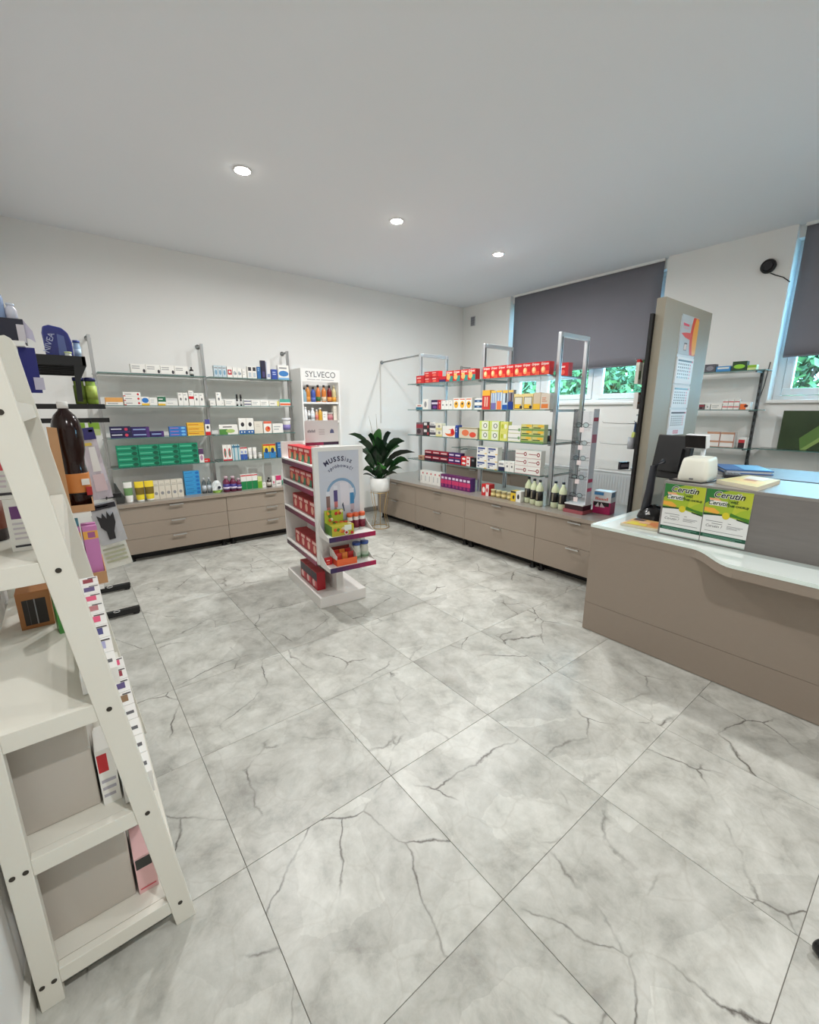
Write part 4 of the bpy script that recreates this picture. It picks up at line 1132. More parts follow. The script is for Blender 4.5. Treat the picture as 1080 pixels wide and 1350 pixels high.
bx('front_stile', t, 0, 0.02, -0.012, 0, 0, SH - 0.15, WHITEP)
bx('front_stile', t, SW - 0.02, SW, -0.012, 0, 0, SH - 0.15, WHITEP)
bz = 1.5855
for k, (dx, body, lab, cap, h, nm) in enumerate([
        (0.045, (150, 180, 196), None, BLACK, .17, 'pale blue'), (0.095, (206, 130, 50), (222, 150, 70), BLACK, .205, 'amber orange'),
        (0.165, (64, 90, 170), (90, 110, 190), BLACK, .18, 'violet blue'), (0.232, (216, 120, 50), (50, 110, 60), BLACK, .205, 'orange and green'),
        (0.312, (216, 130, 60), (220, 200, 170), BLACK, .205, 'orange and cream'), (0.388, (120, 30, 40), (226, 150, 70), BLACK, .205, 'maroon and orange'),
        (0.452, (206, 190, 140), (226, 160, 60), None, .205, 'clear and yellow')]):
    bottle('lotion_bottle', nm + ' bottle on the upper shelf of the white bottle stand', (1.44 + dx + 0.01, 4.44, bz), 0.029, h, body, (30, 28, 28) if cap else (190, 180, 150), lab, neck=0.42, labz=(.05, .35))
bz = 1.3555
for (dx, r, h, body, cap, lab, nm) in [(0.05, .022, .17, (236, 236, 236), (240, 240, 240), None, 'white pump bottle at the stand edge'),
                                      (0.095, .018, .13, (236, 236, 236), (240, 240, 240), (120, 120, 120), 'short white bottle with grey band'),
                                      (0.145, .027, .16, (226, 230, 232), (240, 240, 240), (210, 216, 220), 'pale bottle with white cap'),
                                      (0.20, .019, .14, (222, 176, 140), (236, 226, 220), (226, 130, 120), 'rose bottle with pale cap'),
                                      (0.248, .024, .16, (220, 170, 60), (240, 238, 234), None, 'golden bottle with white cap')]:
    bottle('care_bottle', nm + ' on the lower shelf of the white bottle stand', (1.44 + dx + 0.01, 4.44, bz), r, h, body, cap, lab, neck=0.55)
carton('care_box', 'white_plain', 0.065, 0.06, 0.115, (1.44 + 0.315, 4.42, bz), 0, 'white box beside the golden bottle on the bottle stand')
bottle('face_cream_jar', 'rose patterned wide jar on the lower shelf of the bottle stand', (1.44 + 0.395, 4.45, bz), 0.04, 0.1, (206, 150, 150), (214, 206, 200), (190, 110, 120), neck=0.95, cat='jar')
carton('care_box', 'white_emboss', 0.05, 0.05, 0.19, (1.44 + 0.468, 4.43, bz), 0, 'tall cream box at the end of the bottle stand lower shelf')

# ============================================================ PROMOTIONAL GONDOLA
GO, GA = (0.488, 2.196), R(-5.5)
t = thing('promotion_stand', 'white double sided promotion stand with a blue poster and crimson price strips', 'display stand', (GO[0], GO[1], 0), GA)
PW = mat((234, 230, 226), 0.45)
bx('base', t, 0, 0.39, 0.0, 0.80, 0.0, 0.088, PW, 0.004)
bx('spine', t, 0.17, 0.225, 0.07, 0.73, 0.088, 0.36, PW)
bx('middle_panel', t, 0.188, 0.202, 0.03, 0.745, 0.36, 1.21, PW)
bx('far_end_panel', t, 0.0, 0.39, 0.745, 0.765, 0.34, 1.23, PW)
ep = MB()
ep.box(0.0, 0.39, 0.0, 0.03, 0.36, 1.235, PW)
po = ep.build('end_panel', t, bev=0.004)
bx('frame_rim', po, 0.0, 0.036, -0.006, 0.0, 0.36, 1.235, WHITEP); bx('frame_rim', po, 0.354, 0.39, -0.006, 0.0, 0.36, 1.235, WHITEP)
bx('frame_rim', po, 0.036, 0.354, -0.006, 0.0, 1.205, 1.235, WHITEP)
# poster
pp = bx('poster', t, 0.036, 0.354, -0.004, -0.001, 0.60, 1.205, mat((206, 210, 222), 0.3))


def flat(name, pts, y, c, parent):
    mb = MB(); mb.poly([(p[0], y, p[1]) for p in pts], mat(c, 0.35)); return mb.build(name, parent)


def arc_band(cx, cz, r0, r1, a0, a1, n=22):
    o_ = [(cx + r1 * math.cos(R(a0 + (a1 - a0) * k / n)), cz + r1 * math.sin(R(a0 + (a1 - a0) * k / n))) for k in range(n + 1)]
    i_ = [(cx + r0 * math.cos(R(a0 + (a1 - a0) * k / n)), cz + r0 * math.sin(R(a0 + (a1 - a0) * k / n))) for k in range(n + 1)]
    return o_, i_


def band(name, cx, cz, r0, r1, a0, a1, y, c, parent, n=22):
    o_, i_ = arc_band(cx, cz, r0, r1, a0, a1, n)
    mb = MB()
    for k in range(n):
        mb.poly([(o_[k][0], y, o_[k][1]), (o_[k + 1][0], y, o_[k + 1][1]), (i_[k + 1][0], y, i_[k + 1][1]), (i_[k][0], y, i_[k][1])], mat(c, 0.35))
    return mb.build(name, parent)


flat('poster_print', [(0.036 + 0.159 + 0.108 * math.cos(a * math.pi / 16), 0.885 + 0.118 * math.sin(a * math.pi / 16)) for a in range(32)], -0.0044, (214, 214, 226), pp)
band('poster_print', 0.205, 0.885, 0.098, 0.118, 0, 180, -0.0047, (132, 166, 198), pp)
band('poster_print', 0.205, 0.885, 0.106, 0.118, -40, 0, -0.0047, (132, 166, 198), pp, 8)


ADV = {'M': 1.5, 'U': 1.22, 'S': 1.05, 'i': 0.55, 's': 0.88, 'z': 0.88, 'w': 1.3, 'r': 0.72, '!': 0.5}


def arc_text(s, cx, cz, rad, a0, a1, size, c, parent, bold, small_from=99):
    """letters along an arc from angle a0 down to a1 (degrees)"""
    adv = [ADV.get(ch, 1.0) for ch in s]
    tot = sum(adv)
    run = 0.0
    for k, ch in enumerate(s):
        a = R(a0 + (a1 - a0) * (run + adv[k] / 2) / tot)
        run += adv[k]
        lettering(ch, size, mat(c, 0.4), parent, (cx + rad * math.cos(a), -0.0052, cz + rad * math.sin(a)), bold=bold if k < small_from else bold * 0.2, rot=(0, -(a - math.pi / 2), 0))


arc_text('MUSSSisz', 0.200, 0.945, 0.200, 128, 60, 0.048, (52, 52, 84), pp, 0.0016, 5)
arc_text('spróbować!', 0.205, 0.945, 0.150, 132, 50, 0.036, (70, 70, 110), pp, 0.0004)
for (x, z, c, w_, h) in [(0.098, 0.79, (140, 112, 108), 0.030, 0.085), (0.158, 0.83, (86, 74, 130), 0.030, 0.085), (0.29, 0.80, (70, 140, 190), 0.034, 0.085)]:
    flat('poster_print', [(x - w_ / 2, z), (x + w_ / 2, z), (x + w_ / 2, z + h), (x - w_ / 2, z + h)], -0.0050, c, pp)
    flat('poster_print', [(x - w_ / 2, z + h), (x + w_ / 2, z + h), (x + w_ / 2, z + h + 0.035), (x - w_ / 2, z + h + 0.035)], -0.0050, (226, 228, 238), pp)
    flat('poster_print', [(x - w_ / 2 + 0.002, z - 0.045), (x + w_ / 2, z - 0.045), (x + w_ / 2, z), (x - w_ / 2 + 0.002, z)], -0.0050, (206, 120, 120) if x < .2 else (196, 180, 190), pp)
    flat('poster_print', [(x - 0.003 + 0.012 * math.cos(a), z - 0.055 + 0.012 * math.sin(a)) for a in [k * 0.5236 for k in range(12)]], -0.0053, (110, 60, 70) if x < .12 else (150, 140, 150), pp)
flat('poster_print', [(0.2, 0.80), (0.262, 0.79), (0.275, 0.86), (0.262, 0.965), (0.195, 0.97)], -0.0049, (228, 224, 234), pp)
flat('poster_print', [(0.206, 0.80), (0.222, 0.745), (0.228, 0.75), (0.216, 0.82)], -0.0051, (70, 76, 96), pp)
# side shelves with price strips, both sides
STRIP_A, STRIP_B = mat((82, 38, 62), 0.4), mat((150, 26, 74), 0.4)
for z in (1.10, 0.925, 0.695, 0.385):
    for s_ in (0, 1):
        x0, x1 = (0.0, 0.188) if s_ == 0 else (0.202, 0.39)
        sh = bx('side_shelf', t, x0, x1, 0.031, 0.744, z - 0.012, z, PW)
        xa, xb = (-0.004, 0.0) if s_ == 0 else (0.39, 0.394)
        mb = MB()
        for k in range(8):                         # dark violet to crimson printed strip
            c = (74 + k * 11, 38 - k, 60 + k * 3)
            y0_, y1_ = 0.744 - k * 0.0891, 0.744 - (k + 1) * 0.0891
            mb.box(xa, xb, y1_, y0_, z - 0.045, z - 0.008, mat(c, 0.4))
        mb.build('price_strip', sh)
        bx('shelf_lip', sh, xa, xb, 0.031, 0.744, z - 0.008, z + 0.004, WHITEP)
# end shelves
for z in (0.612, 0.382):
    sh = MB().prism([(0.016, -0.0061), (0.018, -0.19), (0.386, -0.19), (0.386, -0.0061)], 'z', z - 0.012, z, PW).build('end_shelf', t)
    mb = MB()
    for k in range(8):
        c = (54 + k * 17, 36 - k * 2, 84 - k)
        mb.box(0.018 + k * 0.046, 0.018 + (k + 1) * 0.046, -0.195, -0.19, z - 0.033, z + 0.002, mat(c, 0.4))
    mb.build('price_strip', sh)
    for x in (0.012, 0.386):
        MB().prism([(-0.19, z - 0.03), (-0.19, z), (-0.14, z + 0.01), (-0.05, z + 0.05), (-0.0065, z + 0.10), (-0.0065, z - 0.03)], 'x', x, x + 0.003, PW).build('side_cheek', sh)
# header card in the middle
hc = bx('header_card', t, 0.09, 0.372, 0.395, 0.401, 1.216, 1.412, mat((226, 221, 219), 0.5))
bx('header_foot', hc, 0.09, 0.24, 0.393, 0.395, 1.216, 1.24, mat((150, 26, 74), 0.4)); bx('header_foot', hc, 0.24, 0.372, 0.393, 0.395, 1.216, 1.24, mat((54, 30, 56), 0.4))
bx('header_post', t, 0.19, 0.20, 0.3955, 0.4005, 1.21, 1.2165, PW)
for k in range(6):
    bx('header_print', hc, 0.112 + k * 0.011, 0.119 + k * 0.011, 0.3942, 0.395, 1.318, 1.334 + 0.006 * (k % 2), mat((126, 124, 130), 0.5))
for k in range(4):
    bx('header_print', hc, 0.205, 0.255, 0.3942, 0.395, 1.30 + k * 0.012, 1.306 + k * 0.012, mat((196, 186, 184), 0.5))
MB().poly([(0.30, 0.394, 1.31), (0.335, 0.394, 1.31), (0.33, 0.394, 1.335), (0.315, 0.394, 1.345), (0.302, 0.394, 1.33)], mat((96, 100, 140), 0.5)).build('header_print', hc)


def G(u, v, z):
    return (GO[0] + u * math.cos(GA) - v * math.sin(GA), GO[1] + u * math.sin(GA) + v * math.cos(GA), z)


for z, style, h, v1, lab in [(1.1045, 'gondola_green', .112, .665, 'red box with green corner, top row of the promotion stand'),
                             (0.9295, 'gondola_green', .105, .65, 'red box with green corner, second row of the promotion stand'),
                             (0.6995, 'gondola_red', .118, .61, 'deep red box, third row of the promotion stand'),
                             (0.3895, 'gondola_red', .118, .605, 'deep red box, lowest shelf row of the promotion stand')]:
    for k in range(4):
        carton('tablet_box', style, 0.126, 0.10, h, G(0.03, v1 - 0.065 - k * 0.130, z - 0.004), GA - R(90), lab + ', ' + ['fourth from', 'third from', 'second from', 'nearest'][k] + ' the poster', 'box', lab)
for k in range(3):
    carton('berry_box', 'berry_dark', 0.125, 0.07, 0.15, G(0.035, 0.47 - k * 0.13, 0.0885), GA - R(90), 'red and black box on the promotion stand base, ' + ['farthest from the poster', 'between two others', 'nearest the poster'][k], 'box', 'row on the stand base')
# goods on the end shelves
t = thing('sweets_carton', 'green and yellow open sweets carton on the upper end shelf of the promotion stand', 'carton', G(0.135, -0.17, 0.6125), GA)
bx('tray', t, -0.085, 0.085, 0, 0.13, 0, 0.075, mat((196, 186, 60), 0.4))
bx('tray_side', t, -0.0865, -0.085, 0, 0.13, 0, 0.075, mat((92, 138, 46), 0.4))
bx('raised_back', t, -0.085, 0.06, 0.125, 0.135, 0.075, 0.165, mat((176, 190, 60), 0.4))
for k in range(26):
    rr = random.Random(k)
    c = [(206, 60, 50), (236, 170, 60), (240, 226, 190), (90, 140, 50), (226, 110, 60)][k % 5]
    if k < 9:
        x, z, y = rr.uniform(-.075, .05), rr.uniform(.085, .155), 0.1235
        MB().lathe([(0.014, -0.001), (0.010, -0.003)], mat(c, 0.4), axis='y', c=(x, y, z), seg=8).build('print_spot', t)
    elif k < 18:
        x, z = rr.uniform(-.075, .075), rr.uniform(.012, .062)
        MB().lathe([(0.013, -0.001), (0.009, -0.003)], mat(c, 0.4), axis='y', c=(x, 0, z), seg=8).build('print_spot', t)
    else:
        x, y = rr.uniform(-.06, .07), rr.uniform(.02, .11)
        MB().lathe([(0.016, 0.075), (0.013, 0.083)], mat(c, 0.4), c=(x, y, 0), seg=8).build('sweet_packet', t)
bx('white_card', t, 0.01, 0.065, -0.005, -0.0035, 0.035, 0.075, mat((232, 238, 226), 0.4))
MB().lathe([(0.017, -0.0035), (0.017, -0.0045), (0.011, -0.0045), (0.011, -0.0035)], mat((240, 236, 230), 0.4), axis='y', c=(0.025, 0, 0.019), seg=14).build('logo_ring', t)
MB().lathe([(0.010, -0.0035), (0.009, -0.0042)], mat((190, 40, 44), 0.4), axis='y', c=(0.025, 0, 0.019), seg=12).build('logo_dot', t)
for k in range(3):
    bottle('vitamin_jar', 'white vitamin jar with maroon label and orange lid, ' + ['beside the sweets carton', 'between two alike', 'farthest from the sweets carton'][k], G(0.248 + k * 0.051, -0.045, 0.6125), 0.024, 0.125, (238, 234, 230), (232, 104, 60), (120, 24, 50), group='three orange lidded jars', neck=0.86, caph=0.22, labz=(.1, .72), cat='jar')
t = thing('gum_tray', 'white and orange open tray of small red packets on the lower end shelf', 'carton', G(0.16, -0.165, 0.3825), GA)
W2 = 0.08
MB().prism([(0, 0), (0.13, 0), (0.13, 0.12), (0.07, 0.105), (0.02, 0.08), (0, 0.075)], 'x', -W2, -W2 + 0.003, mat((236, 230, 222), 0.4)).build('tray_side', t)
MB().prism([(0, 0), (0.13, 0), (0.13, 0.12), (0.07, 0.105), (0.02, 0.08), (0, 0.075)], 'x', W2 - 0.003, W2, mat((236, 230, 222), 0.4)).build('tray_side', t)
bx('tray_front', t, -W2, W2, -0.002, 0.001, 0, 0.05, mat((240, 110, 60), 0.4))
bx('tray_floor', t, -W2 + 0.003, W2 - 0.003, 0.001, 0.13, 0, 0.004, mat((120, 50, 40), 0.5))
bx('tray_back', t, -W2 + 0.003, W2 - 0.003, 0.127, 0.13, 0.004, 0.11, mat((150, 60, 50), 0.5))
bx('orange_foot', t, -W2 - 0.001, -W2, 0, 0.13, 0, 0.045, mat((228, 84, 50), 0.4))
for k in range(6):
    bx('gum_packet', t, -0.07 + (k % 3) * 0.047, -0.028 + (k % 3) * 0.047, 0.03 + (k // 3) * 0.05, 0.045 + (k // 3) * 0.05, 0.004, 0.085 + (k // 3) * 0.012, mat([(200, 60, 50), (226, 130, 60), (176, 40, 40)][k % 3], 0.3))
for k in range(2):
    bottle('chewable_can', 'grey jar with blue lid on the stand, ' + ['beside the orange tray', 'farther from the orange tray'][k], G(0.278 + k * 0.066, -0.085, 0.3825), 0.031, 0.135, (206, 208, 196), (54, 80, 150), (176, 190, 170), group='pair of blue lidded jars', neck=0.9, caph=0.16, labz=(.08, .5), cat='jar', band=(110, 140, 110))
bx2 = carton('gum_box', 'red_small', 0.05, 0.03, 0.05, G(0.0455, -0.10, 0.3825), GA, 'tiny red box at the corner of the lower end shelf')
bx2['label'] = 'tiny red box beside the orange tray of the promotion stand'


# ============================================================ POTTED PLANT
t = thing('potted_plant', 'dark green peace lily in a white pot on a gold wire stand', 'plant', (2.205, 3.88, 0))
GOLD = mat((198, 168, 118), 0.35, 0.7)
POT = mat((226, 226, 222), 0.4)
po = MB().lathe([(0.085, 0.475), (0.118, 0.485), (0.124, 0.50), (0.126, 0.655), (0.118, 0.655), (0.116, 0.62), (0.0, 0.615)], POT, seg=32).build('pot', t)
MB().lathe([(0.115, 0.621), (0.06, 0.630), (0.0, 0.634)], mat((52, 42, 34), 0.95), seg=20).build('soil', po)
sd = MB()
sd.tube([(0.115 * math.cos(k * math.pi / 14), 0.115 * math.sin(k * math.pi / 14), 0.006) for k in range(28)], 0.005, GOLD, 6, True)
sd.tube([(0.118 * math.cos(k * math.pi / 14), 0.118 * math.sin(k * math.pi / 14), 0.47) for k in range(28)], 0.004, GOLD, 6, True)
sd.build('wire_stand', t)
for k in range(8):
    a = k * math.pi / 4 + 0.2
    MB().tube([(0.115 * math.cos(a), 0.115 * math.sin(a), 0.006), (0.072 * math.cos(a), 0.072 * math.sin(a), 0.2), (0.118 * math.cos(a), 0.118 * math.sin(a), 0.47)], 0.003, GOLD, 5).build('wire_leg', t)
LG = [mat((22, 54, 26), 0.32), mat((30, 72, 32), 0.32), mat((16, 40, 22), 0.35), mat((52, 104, 44), 0.32)]
rr = random.Random(11)
right = Vector((math.cos(R(-38)), math.sin(R(-38)), 0)); toward = Vector((-math.sin(R(38)), -math.cos(R(38)), 0))


def leaf(direction, rise, length, width, droop, m, z0=0.62, roll=0.0):
    """petiole + lanceolate blade that arches over"""
    d = Vector(direction).normalized()
    side = d.cross(Vector((0, 0, 1))).normalized()
    side = (side * math.cos(roll) + Vector((0, 0, 1)) * math.sin(roll)).normalized()
    n = 8
    pts = []
    for i in range(n + 1):
        u = i / n
        out = length * (0.15 * u + 0.85 * u * u) if rise > 0.35 else length * u
        z = z0 + rise * (1 - (1 - u) ** 1.8) - droop * max(0, u - 0.55) ** 2 * 4
        pts.append(Vector((0, 0, z)) + d * (0.02 + out))
    mb = MB()
    mb.tube([tuple(p) for p in pts[:5]], [0.005, 0.0045, 0.004, 0.0035, 0.003], LG[1], 5)
    b = len(mb.v)
    prof = [0.05, 0.62, 0.95, 1.0, 0.9, 0.62, 0.0]
    for i, w_ in zip(range(2, 9), prof):
        p = pts[i]
        hw = width * w_ * 0.5
        mb.v += [tuple(p - side * hw + Vector((0, 0, 0.10 * hw))), tuple(p), tuple(p + side * hw + Vector((0, 0, 0.10 * hw)))]
    for i in range(6):
        q = b + i * 3
        mb.face([q, q + 1, q + 4, q + 3], m, True)
        mb.face([q + 1, q + 2, q + 5, q + 4], m, True)
    o = mb.build('leaf', t)
    return o


for (s_, f_, rise, ln, wd, dr, mi) in [
        (-1.0, 0.2, 0.60, 0.36, 0.09, 0.02, 1), (-0.9, 0.5, 0.48, 0.26, 0.12, 0.03, 0), (-1.0, 0.0, 0.46, 0.44, 0.07, 0.20, 0),
        (-0.3, 0.7, 0.66, 0.07, 0.15, 0.01, 3), (0.9, 0.3, 0.52, 0.32, 0.12, 0.05, 0), (1.0, 0.2, 0.42, 0.44, 0.11, 0.05, 2),
        (1.0, 0.4, 0.34, 0.38, 0.09, 0.10, 1), (0.8, 0.8, 0.30, 0.26, 0.10, 0.08, 0), (-0.8, 0.6, 0.30, 0.20, 0.12, 0.05, 0),
        (-1.0, 0.4, 0.18, 0.20, 0.09, 0.08, 1), (-0.9, 0.1, 0.10, 0.20, 0.07, 0.04, 2), (1.0, 0.2, 0.12, 0.22, 0.08, 0.06, 0),
        (0.35, 1.0, 0.26, 0.16, 0.13, 0.14, 3), (-0.25, 1.0, 0.24, 0.15, 0.12, 0.12, 1), (0.0, 1.0, 0.40, 0.16, 0.13, 0.06, 0),
        (0.5, 0.9, 0.46, 0.2, 0.12, 0.06, 2), (-0.5, 0.9, 0.44, 0.18, 0.13, 0.06, 2), (0.3, -0.9, 0.5, 0.24, 0.12, 0.05, 0),
        (-0.4, -0.9, 0.5, 0.24, 0.12, 0.05, 2), (0.8, -0.6, 0.44, 0.3, 0.11, 0.08, 1), (-0.8, -0.6, 0.42, 0.3, 0.11, 0.08, 0),
        (1.0, 0.5, 0.22, 0.34, 0.08, 0.12, 1), (0.1, 0.5, 0.52, 0.1, 0.12, 0.02, 0), (0.6, 0.2, 0.58, 0.14, 0.11, 0.02, 2), (-0.6, 0.2, 0.54, 0.12, 0.12, 0.02, 0),
        (0.7, 0.7, 0.18, 0.16, 0.10, 0.08, 2), (-0.6, 0.8, 0.14, 0.14, 0.10, 0.06, 2)]:
    leaf(right * s_ + toward * f_, rise * rr.uniform(0.92, 1.08), ln, wd * 1.15, dr * 0.8, LG[mi], roll=R(rr.uniform(25, 60)) * (1 if s_ >= 0 else -1) * (1 if f_ > -0.5 else -1))
for (s_, f_, tz) in [(-0.5, 0.1, 1.42), (-0.15, -0.2, 1.44)]:
    p = right * s_ * 0.2 + toward * f_ * 0.2
    MB().tube([(0, 0, 0.62), (p.x * 0.4, p.y * 0.4, 1.0), (p.x, p.y, tz - 0.1), (p.x * 1.2, p.y * 1.2, tz)], [0.004, 0.003, 0.003, 0.001], mat((150, 140, 120), 0.6), 5).build('flower_stalk', t)

# ============================================================ POSTERS ON THE COUNTER RISER
for (yc, lab) in ((0.308, 'green and white leaflet poster on the riser next to the black monitor stand'), (0.092, 'green and white leaflet poster on the riser next to the bare grey wood')):
    t = thing('leaflet_poster', lab, 'poster', (1.8975, yc, 0.766), R(-90))
    W2, H2 = 0.106, 0.305
    bx('sheet', t, -W2, W2, -0.001, 0.0008, 0, H2, mat((236, 236, 234), 0.35))

    def pf(pts, y, c, nm='print'):
        mb = MB(); mb.poly([(p[0], y, p[1]) for p in pts], mat(c, 0.35)); return mb.build(nm, t)
    zt = H2
    pf([(-W2, 0.155), (-0.04, 0.166), (0.02, 0.16), (W2, 0.14), (W2, zt), (-W2, zt)], -0.0014, (166, 190, 52))
    pf([(-W2, 0.22), (-0.07, 0.25), (-0.05, 0.285), (0.0, zt), (-W2, zt)], -0.0018, (48, 124, 58))
    pf([(0.02, 0.16), (0.06, 0.20), (W2, 0.22), (W2, 0.30), (0.05, 0.30)], -0.0016, (192, 200, 58))
    pf([(-W2, 0.178), (-0.06, 0.17), (-0.04, 0.168), (-0.03, 0.18), (-0.06, 0.20), (-W2, 0.20)], -0.0018, (240, 176, 70))
    pf([(-W2, 0.155), (-0.05, 0.160), (0.0, 0.163), (0.0, 0.170), (-0.05, 0.170), (-W2, 0.168)], -0.0020, (34, 74, 36))
    pf([(0.015, 0.165), (0.06, 0.16), (W2, 0.143), (W2, 0.165), (0.06, 0.172), (0.02, 0.185)], -0.0020, (70, 128, 40))
    pf([(0.05, 0.150), (W2, 0.139), (W2, 0.146), (0.05, 0.158)], -0.0022, (30, 60, 30))
    pf([(0.0 + 0.018 * math.cos(k * 0.5236), 0.165 + 0.020 * math.sin(k * 0.5236)) for k in range(12)], -0.0024, (222, 206, 50))
    pf([(-0.085, 0.215), (-0.002, 0.215), (-0.002, 0.243), (-0.085, 0.243)], -0.0022, (238, 238, 230))
    pf([(-0.085, 0.243), (-0.03, 0.243), (-0.045, 0.255), (-0.09, 0.255)], -0.0022, (240, 176, 130))
    pf([(0.003, 0.212), (0.0045, 0.212), (0.0045, 0.258), (0.003, 0.258)], -0.0022, (30, 70, 40))
    lettering('Cerutin', 0.046, mat((244, 244, 240), 0.4), t, (0.0, -0.0026, 0.276), bold=0.0030, shear=0.25, name='lettering_outline')
    lettering('Cerutin', 0.046, mat((14, 30, 22), 0.5), t, (0.0, -0.0034, 0.276), bold=0.0008, shear=0.25)
    lettering('Cerutin', 0.032, mat((30, 60, 44), 0.4), t, (-0.043, -0.0030, 0.229), bold=0.0006, shear=0.25)
    lettering('WEŹ', 0.017, mat((30, 70, 30), 0.4), t, (0.010, -0.0030, 0.243), bold=0.0006, align='LEFT')
    lettering('NIE CHORUJ!', 0.0145, mat((30, 70, 30), 0.4), t, (0.010, -0.0030, 0.222), bold=0.0006, align='LEFT')
    lettering('Cerutin ?', 0.021, mat((60, 60, 60), 0.4), t, (-0.05, -0.0014, 0.098), shear=0.25)
    for k, (x0, x1, z) in enumerate([(-0.09, -0.01, 0.125), (-0.06, -0.01, 0.112), (0.015, 0.03, 0.122), (0.012, 0.085, 0.108), (0.012, 0.075, 0.101), (0.012, 0.06, 0.094), (-0.09, 0.09, 0.068)]):
        pf([(x0, z), (x1, z), (x1, z + 0.0025), (x0, z + 0.0025)], -0.0014, (130, 130, 132) if k > 2 else (90, 90, 90), 'print_line')
    pf([(-W2, 0.03), (W2, 0.03), (W2, 0.052), (-W2, 0.052)], -0.0014, (24, 84, 62))
    for k in range(2):
        pf([(-0.095, 0.035 + k * 0.007), (0.06 + k * 0.03, 0.035 + k * 0.007), (0.06 + k * 0.03, 0.038 + k * 0.007), (-0.095, 0.038 + k * 0.007)], -0.0017, (110, 160, 140), 'print_line')
    pf([(-W2, 0.0), (W2, 0.0), (W2, 0.006), (-W2, 0.006)], -0.0013, (180, 200, 190))

# ============================================================ POINT OF SALE THINGS
RT = 1.0835
t = thing('receipt_printer', 'cream white rounded receipt printer on the counter riser', 'printer', (2.13, 0.33, RT), R(6))
PC = mat((228, 226, 212), 0.4)
mb = MB()
lv = [(0.0, 1.0, 1.0), (0.02, 1.02, 1.02), (0.04, 1.0, 1.0), (0.115, 0.86, 0.9), (0.13, 0.78, 0.84), (0.134, 0.6, 0.7)]
for (z, sx, sy) in lv:
    for k in range(24):
        a = 2 * math.pi * k / 24
        cx, sy_ = math.cos(a), math.sin(a)
        ex = lambda v: math.copysign(abs(v) ** 0.32, v)
        mb.v.append((0.155 * sx * ex(cx), 0.078 * sy * ex(sy_), z))
for i in range(len(lv) - 1):
    for k in range(24):
        k2 = (k + 1) % 24
        mb.face([i * 24 + k, i * 24 + k2, (i + 1) * 24 + k2, (i + 1) * 24 + k], PC, True)
mb.face([k for k in range(23, -1, -1)], PC); mb.face([(len(lv) - 1) * 24 + k for k in range(24)], PC)
mb.build('housing', t)
bx('front_badge', t, -0.162, -0.158, -0.012, 0.008, 0.014, 0.022, mat((120, 120, 122), 0.4))
bx('top_badge', t, 0.06, 0.075, -0.055, -0.045, 0.129, 0.1315, mat((90, 90, 94), 0.4))
tag(MB().tube([(1.955, 0.42, RT + 0.004), (1.94, 0.33, RT + 0.004), (1.945, 0.25, RT + 0.004), (2.0, 0.235, RT + 0.004), (2.15, 0.225, RT + 0.004), (2.3, 0.23, RT + 0.004)], 0.0038, BLACK).build('printer_cable'), 'black cable lying round the foot of the receipt printer', 'cable')

t = thing('customer_display', 'small black customer display on a white pole above the printer', 'display', (2.33, 0.385, RT))
bx('foot', t, -0.03, 0.05, -0.03, 0.04, 0, 0.012, mat((226, 228, 230), 0.4), 0.003)
MB().lathe([(0.013, 0.012), (0.013, 0.19)], mat((226, 228, 230), 0.4), seg=14).build('pole', t)
hd_ = MB().box(-0.018, 0.018, -0.068, 0.068, -0.044, 0.044, mat((232, 234, 236), 0.4)).build('head', t, (-0.02, 0.035, 0.215), rot=(0, R(-10), R(-12)), bev=0.006)
bx('screen', hd_, -0.0195, -0.018, -0.062, 0.065, -0.040, 0.040, BLACKG)

t = thing('cash_monitor', 'black cash register monitor seen from behind on a curved black stand', 'monitor', (2.26, 0.60, 0.7575))
mo = MB().box(-0.03, 0.02, -0.12, 0.12, -0.15, 0.15, BLACK).build('screen_housing', t, (0.17, -0.005, 0.415), rot=(0, R(10), R(-10)), bev=0.008)
bx('display_glass', mo, 0.02, 0.022, -0.105, 0.105, -0.135, 0.135, BLACKG)
bx('rear_hump', mo, -0.05, -0.03, -0.08, 0.06, -0.1, 0.06, BLACK)
MB().tube([(-0.02, 0.055, 0.03), (-0.02, 0.04, 0.2), (-0.02, 0.035, 0.36), (0.04, 0.0, 0.40)], [0.03, 0.026, 0.022, 0.018], mat((40, 42, 50), 0.4), 12).build('stand_arm', t)
MB().lathe([(0.105, 0), (0.105, 0.012), (0.09, 0.05), (0.055, 0.085), (0.02, 0.10), (0.0, 0.102)], BLACKG, seg=24).build('stand_foot', t)
MB().prism([(-0.012, 0.045), (0.012, 0.045), (0.0, 0.068)], 'x', -0.094, -0.083, mat((226, 228, 230), 0.4)).build('emblem', t)


def booklet(name, label, pts, z, th, c, prints, cat='leaflets'):
    t = thing(name, label, cat, (0, 0, z))
    MB().prism(pts, 'z', 0, th, mat((222, 214, 190), 0.6), mat(c, 0.4)).build('pages', t)
    for k, (p, pc) in enumerate(prints):
        mb = MB(); mb.poly([(q[0], q[1], th + 0.0006 * (k + 1)) for q in p], mat(pc, 0.4)); mb.build('cover_print', t)
    return t


